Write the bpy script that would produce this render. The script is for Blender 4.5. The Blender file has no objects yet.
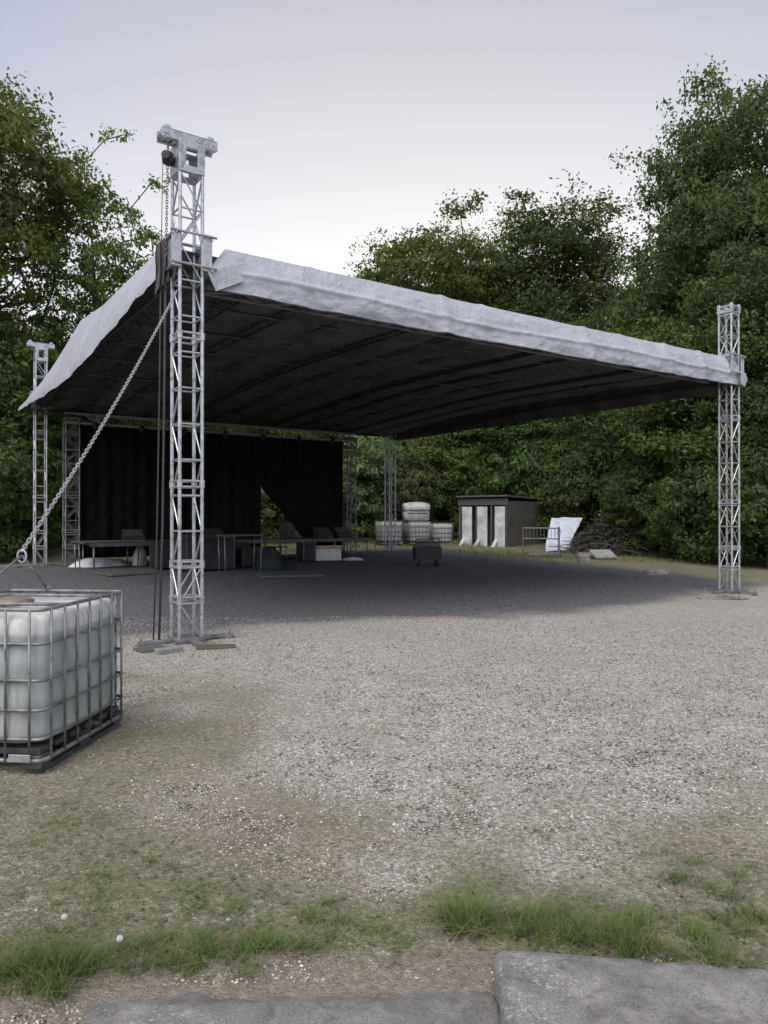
import bpy, math, random
import numpy as np
from mathutils import Vector, Matrix, Euler

random.seed(7)
rng = np.random.default_rng(7)
SC = bpy.context.scene
C = SC.collection
PI = math.pi

# ---------------------------------------------------------------- noise
def _hash(ix, iy, seed):
    h = (ix.astype(np.int64) * 374761393 + iy.astype(np.int64) * 668265263 + seed * 974634777) & 0x7fffffff
    h = ((h ^ (h >> 13)) * 1274126177) & 0x7fffffff
    h = h ^ (h >> 16)
    return (h & 0xffff) / 65535.0
def vnoise(x, y, seed=0):
    x = np.asarray(x, float); y = np.asarray(y, float)
    ix = np.floor(x); iy = np.floor(y)
    fx = x - ix; fy = y - iy
    fx = fx * fx * (3 - 2 * fx); fy = fy * fy * (3 - 2 * fy)
    a = _hash(ix, iy, seed); b = _hash(ix + 1, iy, seed)
    c = _hash(ix, iy + 1, seed); d = _hash(ix + 1, iy + 1, seed)
    return (a * (1 - fx) + b * fx) * (1 - fy) + (c * (1 - fx) + d * fx) * fy
def fbm(x, y, seed=0, octv=4):
    s = 0; amp = .5; f = 1.0
    for k in range(octv):
        s = s + amp * vnoise(np.asarray(x) * f, np.asarray(y) * f, seed + k * 17); amp *= .5; f *= 2.03
    return s / (1 - .5 ** octv)

# ---------------------------------------------------------------- camera model of the place
CAM_H = 1.7; FPX = 740.0; CX = 384.0; HY = 516.0
def gz(x, y):
    """terrain height"""
    x = np.asarray(x, float); y = np.asarray(y, float)
    z = .02 * np.clip(y - 16, 0, 40) - .018 * np.clip(x, 0, 12) * np.clip((y - 6) / 10, 0, 1)
    z = z + .05 * (fbm(x * .5, y * .5, 3) - .5) * np.clip((y - 3) / 4, .15, 1)
    return z
def g1(x, y): return float(gz(np.array([x]), np.array([y]))[0])
def gp(px, py):
    """ground point seen at a photo pixel"""
    Y = CAM_H * FPX / max(py - HY, 3)
    for _ in range(6):
        X = (px - CX) / FPX * Y
        Y = (CAM_H - g1(X, Y)) * FPX / max(py - HY, 3)
    return X, Y
def at(px, Y): return (px - CX) / FPX * Y

# ---------------------------------------------------------------- node helpers
def new_mat(name):
    m = bpy.data.materials.new(name); m.use_nodes = True
    nt = m.node_tree; nt.nodes.clear()
    out = nt.nodes.new('ShaderNodeOutputMaterial')
    return m, nt, out
def N(nt, typ, **kw):
    n = nt.nodes.new(typ)
    for k, v in kw.items():
        if k.startswith('i_'):
            n.inputs[k[2:].replace('_', ' ')].default_value = v
        else: setattr(n, k, v)
    return n
def L(nt, a, b): nt.links.new(a, b)
def mixc(nt, fac, a, b, mode='MIX'):
    n = nt.nodes.new('ShaderNodeMix'); n.data_type = 'RGBA'; n.blend_type = mode
    def put(sock, v):
        if isinstance(v, (int, float)): sock.default_value = v
        elif isinstance(v, tuple): sock.default_value = (*v, 1) if len(v) == 3 else v
        else: L(nt, v, sock)
    put(n.inputs['Factor'], fac); put(n.inputs['A'], a); put(n.inputs['B'], b)
    return n.outputs['Result']
def math_n(nt, op, a, b=None, clamp=False):
    n = nt.nodes.new('ShaderNodeMath'); n.operation = op; n.use_clamp = clamp
    for i, v in enumerate((a, b)):
        if v is None: continue
        if isinstance(v, (int, float)): n.inputs[i].default_value = v
        else: L(nt, v, n.inputs[i])
    return n.outputs[0]
def ramp(nt, fac, stops):
    n = nt.nodes.new('ShaderNodeValToRGB'); e = n.color_ramp.elements
    while len(e) < len(stops): e.new(.5)
    for el, (p, c) in zip(e, stops):
        el.position = p; el.color = (*c, 1) if len(c) == 3 else c
    L(nt, fac, n.inputs[0]); return n.outputs[0]
def coords(nt, kind='Object', scale=None):
    t = nt.nodes.new('ShaderNodeTexCoord'); o = t.outputs[kind]
    if scale:
        mp = nt.nodes.new('ShaderNodeMapping'); mp.inputs['Scale'].default_value = scale
        L(nt, o, mp.inputs['Vector']); o = mp.outputs[0]
    return o
def noise(nt, vec, scale, detail=4, rough=.55, dist=0):
    n = nt.nodes.new('ShaderNodeTexNoise')
    n.inputs['Scale'].default_value = scale; n.inputs['Detail'].default_value = detail
    n.inputs['Roughness'].default_value = rough; n.inputs['Distortion'].default_value = dist
    L(nt, vec, n.inputs['Vector']); return n.outputs['Fac']
def bump(nt, h, strength, dist=.02):
    b = nt.nodes.new('ShaderNodeBump'); b.inputs['Strength'].default_value = strength
    b.inputs['Distance'].default_value = dist; L(nt, h, b.inputs['Height']); return b.outputs[0]
def pbr(name, c0, c1, scale=4, rough=.6, metal=0, bump_s=.2, bump_scale=30, vecscale=None, spec=.4, dirt=None, dirt_scale=2.0, bump_d=.01):
    m, nt, out = new_mat(name)
    v = coords(nt, 'Object', vecscale)
    f = noise(nt, v, scale, 5, .6)
    col = ramp(nt, f, [(.3, c0), (.7, c1)])
    if dirt:
        d = noise(nt, v, dirt_scale, 6, .7, .4)
        d = ramp(nt, d, [(.45, (0, 0, 0)), (.7, (1, 1, 1))])
        col = mixc(nt, d, col, dirt)
    b = N(nt, 'ShaderNodeBsdfPrincipled'); L(nt, col, b.inputs['Base Color'])
    r = noise(nt, v, scale * 3, 3); r = math_n(nt, 'MULTIPLY_ADD', r, .3); 
    r.node.inputs[2].default_value = rough - .15
    L(nt, r, b.inputs['Roughness'])
    b.inputs['Metallic'].default_value = metal; b.inputs['Specular IOR Level'].default_value = spec
    if bump_s: L(nt, bump(nt, noise(nt, v, bump_scale, 5, .65), bump_s, bump_d), b.inputs['Normal'])
    L(nt, b.outputs[0], out.inputs[0]); return m

M = {}
M['alu'] = pbr('aluminium', (.38, .39, .415), (.60, .61, .64), 6, .38, .65, .1, 60, dirt=(.15, .145, .145), dirt_scale=6)
M['alu_dark'] = pbr('weathered_aluminium', (.17, .17, .185), (.28, .28, .30), 6, .5, .4, .1, 60, dirt=(.10, .095, .09), dirt_scale=4)
M['steel'] = pbr('galvanised_steel', (.17, .175, .18), (.29, .295, .30), 9, .5, .45, .15, 80, dirt=(.085, .08, .07), dirt_scale=7)
M['chain'] = pbr('chain_steel', (.30, .30, .315), (.5, .5, .52), 20, .45, .5, .1, 80)
M['rope'] = pbr('dark_rope', (.03, .028, .028), (.07, .066, .066), 30, .8, 0, .3, 150)
M['steel_dark'] = pbr('dark_steel', (.05, .05, .052), (.12, .12, .125), 8, .5, .4, .1, 60)
M['black'] = pbr('black_paint', (.012, .012, .013), (.03, .03, .032), 6, .55, 0, .15, 60)
M['lid_red'] = pbr('brown_lid', (.13, .06, .042), (.20, .10, .07), 12, .5, 0, .1, 60, dirt=(.3, .26, .22))
M['oldwood'] = pbr('weathered_wood', (.05, .047, .044), (.12, .113, .105), 5, .8, 0, .4, 40, (1, 6, 12))
M['darkwood'] = pbr('dark_boards', (.06, .056, .052), (.135, .127, .12), 4, .8, 0, .5, 40, (6, 6, .6))
M['greywood'] = pbr('grey_plank', (.14, .135, .135), (.3, .29, .29), 5, .8, 0, .4, 40, (2, 12, 12))
M['white_paint'] = pbr('white_paint', (.42, .44, .47), (.62, .64, .66), 3, .5, 0, .1, 30, dirt=(.3, .29, .27), dirt_scale=2.5)
M['sheet_blue'] = pbr('pale_blue_sheeting', (.42, .48, .58), (.62, .67, .75), 2, .4, 0, .4, 12, dirt=(.25, .26, .27), bump_d=.03)
M['sheet_white'] = pbr('white_sheeting', (.45, .46, .48), (.66, .67, .68), 3, .5, 0, .4, 12, dirt=(.2, .19, .18), bump_d=.03)
M['blue_cloth'] = pbr('blue_grey_cloth', (.010, .016, .018), (.026, .036, .04), 5, .8, 0, .3, 20)
M['concrete'] = pbr('concrete', (.16, .16, .165), (.28, .28, .285), 5, .85, 0, .5, 70, dirt=(.42, .41, .38), dirt_scale=14)
M['rock'] = pbr('field_rock', (.13, .12, .11), (.27, .25, .23), 4, .85, 0, .6, 15, bump_d=.04)
M['bark'] = pbr('bark', (.035, .028, .022), (.1, .085, .07), 6, .9, 0, .7, 18, (4, 4, 1), bump_d=.05)
M['seed'] = pbr('seed_fluff', (.6, .6, .56), (.75, .75, .7), 40, .9, 0, 0)
M['stem'] = pbr('pale_stem', (.16, .2, .08), (.26, .28, .12), 20, .7, 0, 0)

# --- tarpaulin
def tarp(name, c0, c1, dirtc, rough=.65):
    m, nt, out = new_mat(name)
    v = coords(nt, 'Object')
    n1 = noise(nt, v, 1.0, 5, .6, .6); n2 = noise(nt, coords(nt, 'Object', (1, 1, .22)), 7, 5, .65, .2)
    col = ramp(nt, n1, [(.3, c0), (.7, c1)])
    d = ramp(nt, n2, [(.5, (0, 0, 0)), (.75, (1, 1, 1))])
    col = mixc(nt, math_n(nt, 'MULTIPLY', d, .4), col, dirtc)
    b = N(nt, 'ShaderNodeBsdfPrincipled'); L(nt, col, b.inputs['Base Color'])
    b.inputs['Roughness'].default_value = rough; b.inputs['Specular IOR Level'].default_value = .25
    cr = noise(nt, v, 3.2, 5, .6, 1.2)
    cr = math_n(nt, 'ABSOLUTE', math_n(nt, 'SUBTRACT', cr, .5))
    cr2 = noise(nt, v, 14, 4, .6, .8)
    h = math_n(nt, 'ADD', math_n(nt, 'MULTIPLY', cr, 2.0), math_n(nt, 'MULTIPLY', cr2, .35))
    L(nt, bump(nt, h, .5, .06), b.inputs['Normal'])
    tr = N(nt, 'ShaderNodeBsdfTranslucent'); L(nt, col, tr.inputs[0])
    mx = N(nt, 'ShaderNodeMixShader'); mx.inputs[0].default_value = .06
    L(nt, b.outputs[0], mx.inputs[1]); L(nt, tr.outputs[0], mx.inputs[2])
    L(nt, mx.outputs[0], out.inputs[0]); return m
M['tarp'] = tarp('grey_tarpaulin', (.375, .39, .44), (.455, .47, .525), (.26, .27, .295))
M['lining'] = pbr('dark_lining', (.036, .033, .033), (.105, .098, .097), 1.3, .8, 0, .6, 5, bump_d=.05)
M['curtain'] = pbr('black_curtain', (.006, .006, .007), (.013, .012, .013), 3, .9, 0, .3, 12, spec=.1)
M['old_tarp'] = tarp('dark_folded_tarpaulin', (.05, .045, .05), (.11, .105, .115), (.04, .036, .04))

# --- translucent tank plastic with liquid standing inside
def tank_plastic():
    m, nt, out = new_mat('tank_plastic')
    v = coords(nt, 'Object')
    sep = N(nt, 'ShaderNodeSeparateXYZ'); L(nt, v, sep.inputs[0])
    nz = noise(nt, v, 2.5, 5, .6)
    zz = math_n(nt, 'ADD', sep.outputs[2], math_n(nt, 'MULTIPLY', math_n(nt, 'SUBTRACT', nz, .5), .05))
    fill = ramp(nt, zz, [(.90, (1, 1, 1)), (.925, (0, 0, 0))])
    wet = ramp(nt, nz, [(.35, (.34, .375, .38)), (.65, (.48, .505, .515))])
    low = ramp(nt, zz, [(.12, (1, 1, 1)), (.75, (0, 0, 0))])
    wet = mixc(nt, math_n(nt, 'MULTIPLY', low, .6), wet, (.33, .35, .315))
    dry = ramp(nt, nz, [(.35, (.60, .61, .61)), (.65, (.74, .74, .73))])
    col = mixc(nt, fill, dry, wet)
    sc = coords(nt, 'Object', (14, 14, 1.2)); st = noise(nt, sc, 1.5, 5, .7)
    col = mixc(nt, math_n(nt, 'MULTIPLY', ramp(nt, st, [(.46, (0, 0, 0)), (.7, (1, 1, 1))]), .55), col, (.22, .22, .19))
    b = N(nt, 'ShaderNodeBsdfPrincipled'); L(nt, col, b.inputs['Base Color'])
    b.inputs['Roughness'].default_value = .38; b.inputs['Specular IOR Level'].default_value = .35
    b.inputs['Subsurface Weight'].default_value = 0
    L(nt, bump(nt, noise(nt, v, 9, 4), .12, .02), b.inputs['Normal'])
    tr = N(nt, 'ShaderNodeBsdfTranslucent'); L(nt, col, tr.inputs[0])
    mx = N(nt, 'ShaderNodeMixShader'); mx.inputs[0].default_value = .2
    L(nt, b.outputs[0], mx.inputs[1]); L(nt, tr.outputs[0], mx.inputs[2])
    L(nt, mx.outputs[0], out.inputs[0]); return m
M['tank'] = tank_plastic()

# --- foliage
def leaf_mat(name, dark, mid, light, trans=.35, nrm=None):
    m, nt, out = new_mat(name)
    v = coords(nt, 'Object')
    n1 = noise(nt, v, .55, 4, .6); n2 = noise(nt, v, 3.5, 2, .5)
    f = math_n(nt, 'ADD', math_n(nt, 'MULTIPLY', n1, .62), math_n(nt, 'MULTIPLY', n2, .38))
    col = ramp(nt, f, [(.32, dark), (.5, mid), (.68, light)])
    oi = N(nt, 'ShaderNodeObjectInfo')
    hs = N(nt, 'ShaderNodeHueSaturation'); L(nt, col, hs.inputs['Color'])
    L(nt, math_n(nt, 'MULTIPLY_ADD', oi.outputs['Random'], .5), hs.inputs['Value'])
    hs.inputs['Value'].links[0].from_node.inputs[2].default_value = .86
    L(nt, math_n(nt, 'MULTIPLY_ADD', oi.outputs['Random'], .03), hs.inputs['Hue'])
    hs.inputs['Hue'].links[0].from_node.inputs[2].default_value = .485
    b = N(nt, 'ShaderNodeBsdfPrincipled'); L(nt, hs.outputs[0], b.inputs['Base Color'])
    b.inputs['Roughness'].default_value = .6; b.inputs['Specular IOR Level'].default_value = .2
    tr = N(nt, 'ShaderNodeBsdfTranslucent'); L(nt, mixc(nt, 1.0, hs.outputs[0], (1.75, 1.85, 1.2), 'MULTIPLY'), tr.inputs[0])
    if nrm:
        ge = N(nt, 'ShaderNodeNewGeometry')
        if nrm == 'up':
            cv = N(nt, 'ShaderNodeCombineXYZ'); cv.inputs[2].default_value = 1; cn = cv.outputs[0]
        else:
            aa = N(nt, 'ShaderNodeAttribute', attribute_name='cn')
            vt = N(nt, 'ShaderNodeVectorTransform', vector_type='NORMAL', convert_from='OBJECT', convert_to='WORLD'); L(nt, aa.outputs['Vector'], vt.inputs[0]); cn = vt.outputs[0]
        vm = N(nt, 'ShaderNodeMix', data_type='VECTOR'); vm.inputs['Factor'].default_value = .62
        L(nt, ge.outputs['Normal'], vm.inputs[4]); L(nt, cn, vm.inputs[5])
        vn = N(nt, 'ShaderNodeVectorMath', operation='NORMALIZE'); L(nt, vm.outputs[1], vn.inputs[0])
        L(nt, vn.outputs[0], b.inputs['Normal']); L(nt, vn.outputs[0], tr.inputs['Normal'])
    mx = N(nt, 'ShaderNodeMixShader'); mx.inputs[0].default_value = trans
    L(nt, b.outputs[0], mx.inputs[1]); L(nt, tr.outputs[0], mx.inputs[2])
    L(nt, mx.outputs[0], out.inputs[0]); return m
M['leaf_a'] = leaf_mat('ash_leaves', (.075, .105, .03), (.15, .195, .055), (.215, .26, .085), .54, 'cn')
M['leaf_b'] = leaf_mat('dark_leaves', (.06, .088, .032), (.105, .15, .05), (.16, .205, .074), .5, 'cn')
M['leaf_c'] = leaf_mat('fresh_leaves', (.07, .105, .03), (.125, .18, .05), (.19, .245, .08), .5, 'cn')
M['grass'] = leaf_mat('grass_blades', (.065, .10, .028), (.115, .165, .048), (.19, .235, .085), .35, 'up')
M['drygrass'] = leaf_mat('dry_grass_blades', (.15, .13, .085), (.25, .22, .14), (.36, .32, .22), .25, 'up')

# ---------------------------------------------------------------- mesh helpers
def mesh_np(name, V, F, mat, smooth=False, attrs=None):
    """V (n,3), F (m,k) numpy with constant k"""
    V = np.asarray(V, np.float32); F = np.asarray(F, np.int32)
    me = bpy.data.meshes.new(name); k = F.shape[1]
    me.vertices.add(len(V)); me.vertices.foreach_set('co', V.ravel())
    me.loops.add(F.size); me.loops.foreach_set('vertex_index', F.ravel())
    me.polygons.add(len(F)); me.polygons.foreach_set('loop_start', np.arange(0, F.size, k, dtype=np.int32))
    if attrs:
        for an, arr in attrs.items():
            a = me.attributes.new(an, 'FLOAT', 'POINT'); a.data.foreach_set('value', np.asarray(arr, np.float32))
    me.update(calc_edges=True)
    if smooth: me.polygons.foreach_set('use_smooth', np.ones(len(F), bool))
    me.materials.append(mat); return me

class MB:
    def __init__(s): s.v = []; s.f = []
    def add(s, vs, fs):
        o = len(s.v); s.v += [tuple(p) for p in vs]; s.f += [tuple(i + o for i in f) for f in fs]
    def box(s, c, size, rot=0, tilt=None, ch=.0):
        hx, hy, hz = size[0] / 2, size[1] / 2, size[2] / 2
        R = Matrix.Rotation(rot, 3, 'Z')
        if tilt is not None: R = R @ tilt
        c = Vector(c)
        if ch <= 0:
            P = [c + R @ Vector((x * hx, y * hy, z * hz)) for z in (-1, 1) for x, y in ((-1, -1), (1, -1), (1, 1), (-1, 1))]
            s.add(P, [(3, 2, 1, 0), (4, 5, 6, 7), (0, 1, 5, 4), (1, 2, 6, 5), (2, 3, 7, 6), (3, 0, 4, 7)])
        else:
            rings = []
            for z, ins in ((-hz, ch), (-hz + ch, 0), (hz - ch, 0), (hz, ch)):
                x, y = hx - ins, hy - ins
                q = min(ch, x * .9, y * .9)
                rings.append([(-x + q, -y, z), (x - q, -y, z), (x, -y + q, z), (x, y - q, z), (x - q, y, z), (-x + q, y, z), (-x, y - q, z), (-x, -y + q, z)])
            P = [c + R @ Vector(p) for r in rings for p in r]
            fs = [tuple(range(7, -1, -1)), tuple(range(24, 32))]
            for k in range(3):
                for i in range(8):
                    j = (i + 1) % 8; fs.append((k * 8 + i, k * 8 + j, k * 8 + 8 + j, k * 8 + 8 + i))
            s.add(P, fs)
    def tube(s, p0, p1, r, n=6, r1=None, cap=True):
        s.path([p0, p1], [r, r if r1 is None else r1], n, cap)
    def path(s, pts, rs, n=6, cap=True, closed=False):
        pts = [Vector(p) for p in pts]
        if not isinstance(rs, (list, tuple)): rs = [rs] * len(pts)
        m = len(pts); vs = []; ref = None
        for i in range(m):
            if closed: d = pts[(i + 1) % m] - pts[i - 1]
            else: d = pts[min(i + 1, m - 1)] - pts[max(i - 1, 0)]
            if d.length < 1e-9: d = Vector((0, 0, 1))
            d.normalize()
            if ref is None:
                ref = Vector((0, 0, 1)) if abs(d.z) < .9 else Vector((1, 0, 0))
            x = ref - d * ref.dot(d)
            if x.length < 1e-4: x = d.orthogonal()
            x.normalize(); ref = x; y = d.cross(x)
            for k in range(n):
                a = 2 * PI * k / n; vs.append(pts[i] + (x * math.cos(a) + y * math.sin(a)) * rs[i])
        fs = []
        for i in range(m if closed else m - 1):
            i2 = (i + 1) % m
            for k in range(n):
                k2 = (k + 1) % n; fs.append((i * n + k, i * n + k2, i2 * n + k2, i2 * n + k))
        if cap and not closed:
            fs.append(tuple(range(n - 1, -1, -1))); fs.append(tuple(range((m - 1) * n, m * n)))
        s.add(vs, fs)
    def lathe(s, c, prof, n=12, axis='Z'):
        c = Vector(c); vs = []
        for r, z in prof:
            for k in range(n):
                a = 2 * PI * k / n
                p = Vector((r * math.cos(a), r * math.sin(a), z))
                if axis == 'X': p = Vector((p.z, p.x, p.y))
                if axis == 'Y': p = Vector((p.x, p.z, p.y))
                vs.append(c + p)
        fs = []
        for i in range(len(prof) - 1):
            for k in range(n):
                k2 = (k + 1) % n; fs.append((i * n + k, i * n + k2, (i + 1) * n + k2, (i + 1) * n + k))
        fs.append(tuple(range(n - 1, -1, -1))); fs.append(tuple(range((len(prof) - 1) * n, len(prof) * n)))
        s.add(vs, fs)
    def grid(s, fn, nu, nv):
        vs = [fn(i / nu, j / nv) for j in range(nv + 1) for i in range(nu + 1)]
        fs = [(j * (nu + 1) + i, j * (nu + 1) + i + 1, (j + 1) * (nu + 1) + i + 1, (j + 1) * (nu + 1) + i) for j in range(nv) for i in range(nu)]
        s.add(vs, fs)
    def rot(s, ang):
        c_, s_ = math.cos(ang), math.sin(ang)
        s.v = [(x * c_ - y * s_, x * s_ + y * c_, z) for x, y, z in s.v]; return s
    def build(s, name, mat, parent=None, smooth=False, loc=None):
        me = bpy.data.meshes.new(name)
        off = Vector((0, 0, 0))
        if parent is not None and loc == 'world': off = Vector(parent.location)
        me.from_pydata([tuple(Vector(p) - off) for p in s.v], [], s.f); me.update()
        if smooth: me.polygons.foreach_set('use_smooth', [True] * len(me.polygons))
        me.materials.append(mat)
        o = bpy.data.objects.new(name, me); C.objects.link(o)
        if parent is not None: o.parent = parent
        return o

def thing(name, label, cat, loc=(0, 0, 0), rz=0, group=None):
    o = bpy.data.objects.new(name, None); C.objects.link(o); o.empty_display_size = .2
    o.location = loc; o.rotation_euler = (0, 0, rz); tag(o, label, cat, group); return o
def tag(o, label=None, cat=None, group=None, kind=None):
    if label: o['label'] = label
    if cat: o['category'] = cat
    if group: o['group'] = group
    if kind: o['kind'] = kind
    return o
def dup(root, loc, rz, label=None, group=None, scale=None):
    r = root.copy(); C.objects.link(r); r.location = loc; r.rotation_euler = (0, 0, rz)
    if label: r['label'] = label
    if group: r['group'] = group
    if scale is not None: r.scale = scale if isinstance(scale, tuple) else (scale,) * 3
    for ch in list(root.children):
        c = ch.copy(); C.objects.link(c); c.parent = r
        for gch in ch.children:
            d = gch.copy(); C.objects.link(d); d.parent = c
    return r
def obj_np(name, me, parent=None):
    o = bpy.data.objects.new(name, me); C.objects.link(o)
    if parent is not None: o.parent = parent
    return o

# ================================================================= GROUND
CTRL = np.array([  # px, py, gravel, green, soil
 (150,680,.55,.20,0),(200,700,.45,.30,0),(180,740,.22,.5,0),(100,780,.15,.4,0),(60,820,.1,.55,0),(200,800,.5,.12,.55),
 (250,830,.45,.1,.7),(130,850,.2,.6,.1),(100,900,.05,.65,0),(200,900,.15,.65,0),(50,950,0,.95,0),(200,940,0,.9,0),(10,900,.1,.4,.2),
 (330,920,.12,.75,0),(300,880,.3,.28,.2),(400,880,.5,.12,.3),(350,760,.65,.16,.1),(300,660,.95,.03,0),(400,700,1,0,0),(500,650,1,0,0),
 (600,700,1,0,0),(700,750,.92,.04,0),(650,800,.62,.15,.2),(560,860,.5,.2,.3),(470,900,.1,.9,0),(520,910,.3,.6,0),(580,920,.1,.9,0),(400,920,.12,.75,0),
 (640,880,.3,.45,0),(700,870,.25,.5,0),(750,830,.4,.2,.1),(700,930,.1,.7,0),(760,900,.1,.55,0),(250,640,.75,.1,0),(210,625,.7,.1,0),
 (440,965,.1,.15,.9),(300,972,.1,.15,.9),(150,990,.1,.2,.9),(440,1020,.1,0,1),(50,1015,.1,.2,.9),(650,990,.1,.1,1),
 (340,570,1,0,0),(500,600,1,0,0),(640,590,1,0,0),(600,556,.05,.55,0),(500,552,.1,.55,0),(750,572,.0,.6,0),(690,566,.0,.6,0),(40,572,.3,.4,.2),
 (700,640,1,0,0),(765,600,.8,.1,0),(768,680,1,0,0),(140,600,.9,.05,0),(30,640,.5,.3,0),(420,556,.5,.2,.2),(250,556,.6,.0,.4),(500,760,.85,.05,.2),(450,820,.6,.1,.3)
], float)
cX = []; 
for r in CTRL: cX.append(gp(r[0], r[1]))
cX = np.array(cX)
cU = np.stack([cX[:, 0] / cX[:, 1] * 2.2, np.log(cX[:, 1]) * 2.4], 1)
def masks(x, y):
    sh = x.shape; x = x.ravel(); y = y.ravel()
    yy = np.maximum(y, 1.2)
    u = np.stack([np.clip(x / yy, -1.3, 1.3) * 2.2, np.log(yy) * 2.4], 1)
    w = np.zeros((len(x), 3)); tot = np.zeros(len(x))
    for c, r in zip(cU, CTRL):
        d2 = ((u - c) ** 2).sum(1); k = 1 / (d2 + .004) ** 1.6
        w += k[:, None] * r[2:5]; tot += k
    w /= tot[:, None]
    far = np.clip((y - 32) / 5, 0, 1); side = np.clip((np.abs(x) - 14) / 6, 0, 1)
    f = np.maximum(far, side)
    w[:, 0] *= 1 - f; w[:, 1] = w[:, 1] * (1 - f) + .45 * f; w[:, 2] = w[:, 2] * (1 - f) + .5 * f
    n1 = fbm(x * 1.7, y * 1.7, 21) - .5; n2 = fbm(x * 4.5, y * 4.5, 41) - .5
    gr = np.clip(w[:, 0] + n1 * .5 + n2 * .5, 0, 1); gn = np.clip(w[:, 1] * 1.05 + n1 * -.35 + n2 * .9, 0, 1) * np.clip(w[:, 1] * 6, 0, 1)
    so = np.clip(w[:, 2] + n2 * .4, 0, 1) * np.clip(w[:, 2] * 5, 0, 1)
    return gr.reshape(sh), gn.reshape(sh), so.reshape(sh)

# ---- stage frame
F0 = Vector((-2.69, 10.1, 0)); LU = 13.23; LV = 15.07
U = Vector((10.9, 7.5, 0)) / LU; W = Vector((-7.95, 12.8, 0)) / LV
ANG = math.atan2(U.y, U.x)
def S(a, b, z=0): return F0 + U * a + W * b + Vector((0, 0, z))

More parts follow.
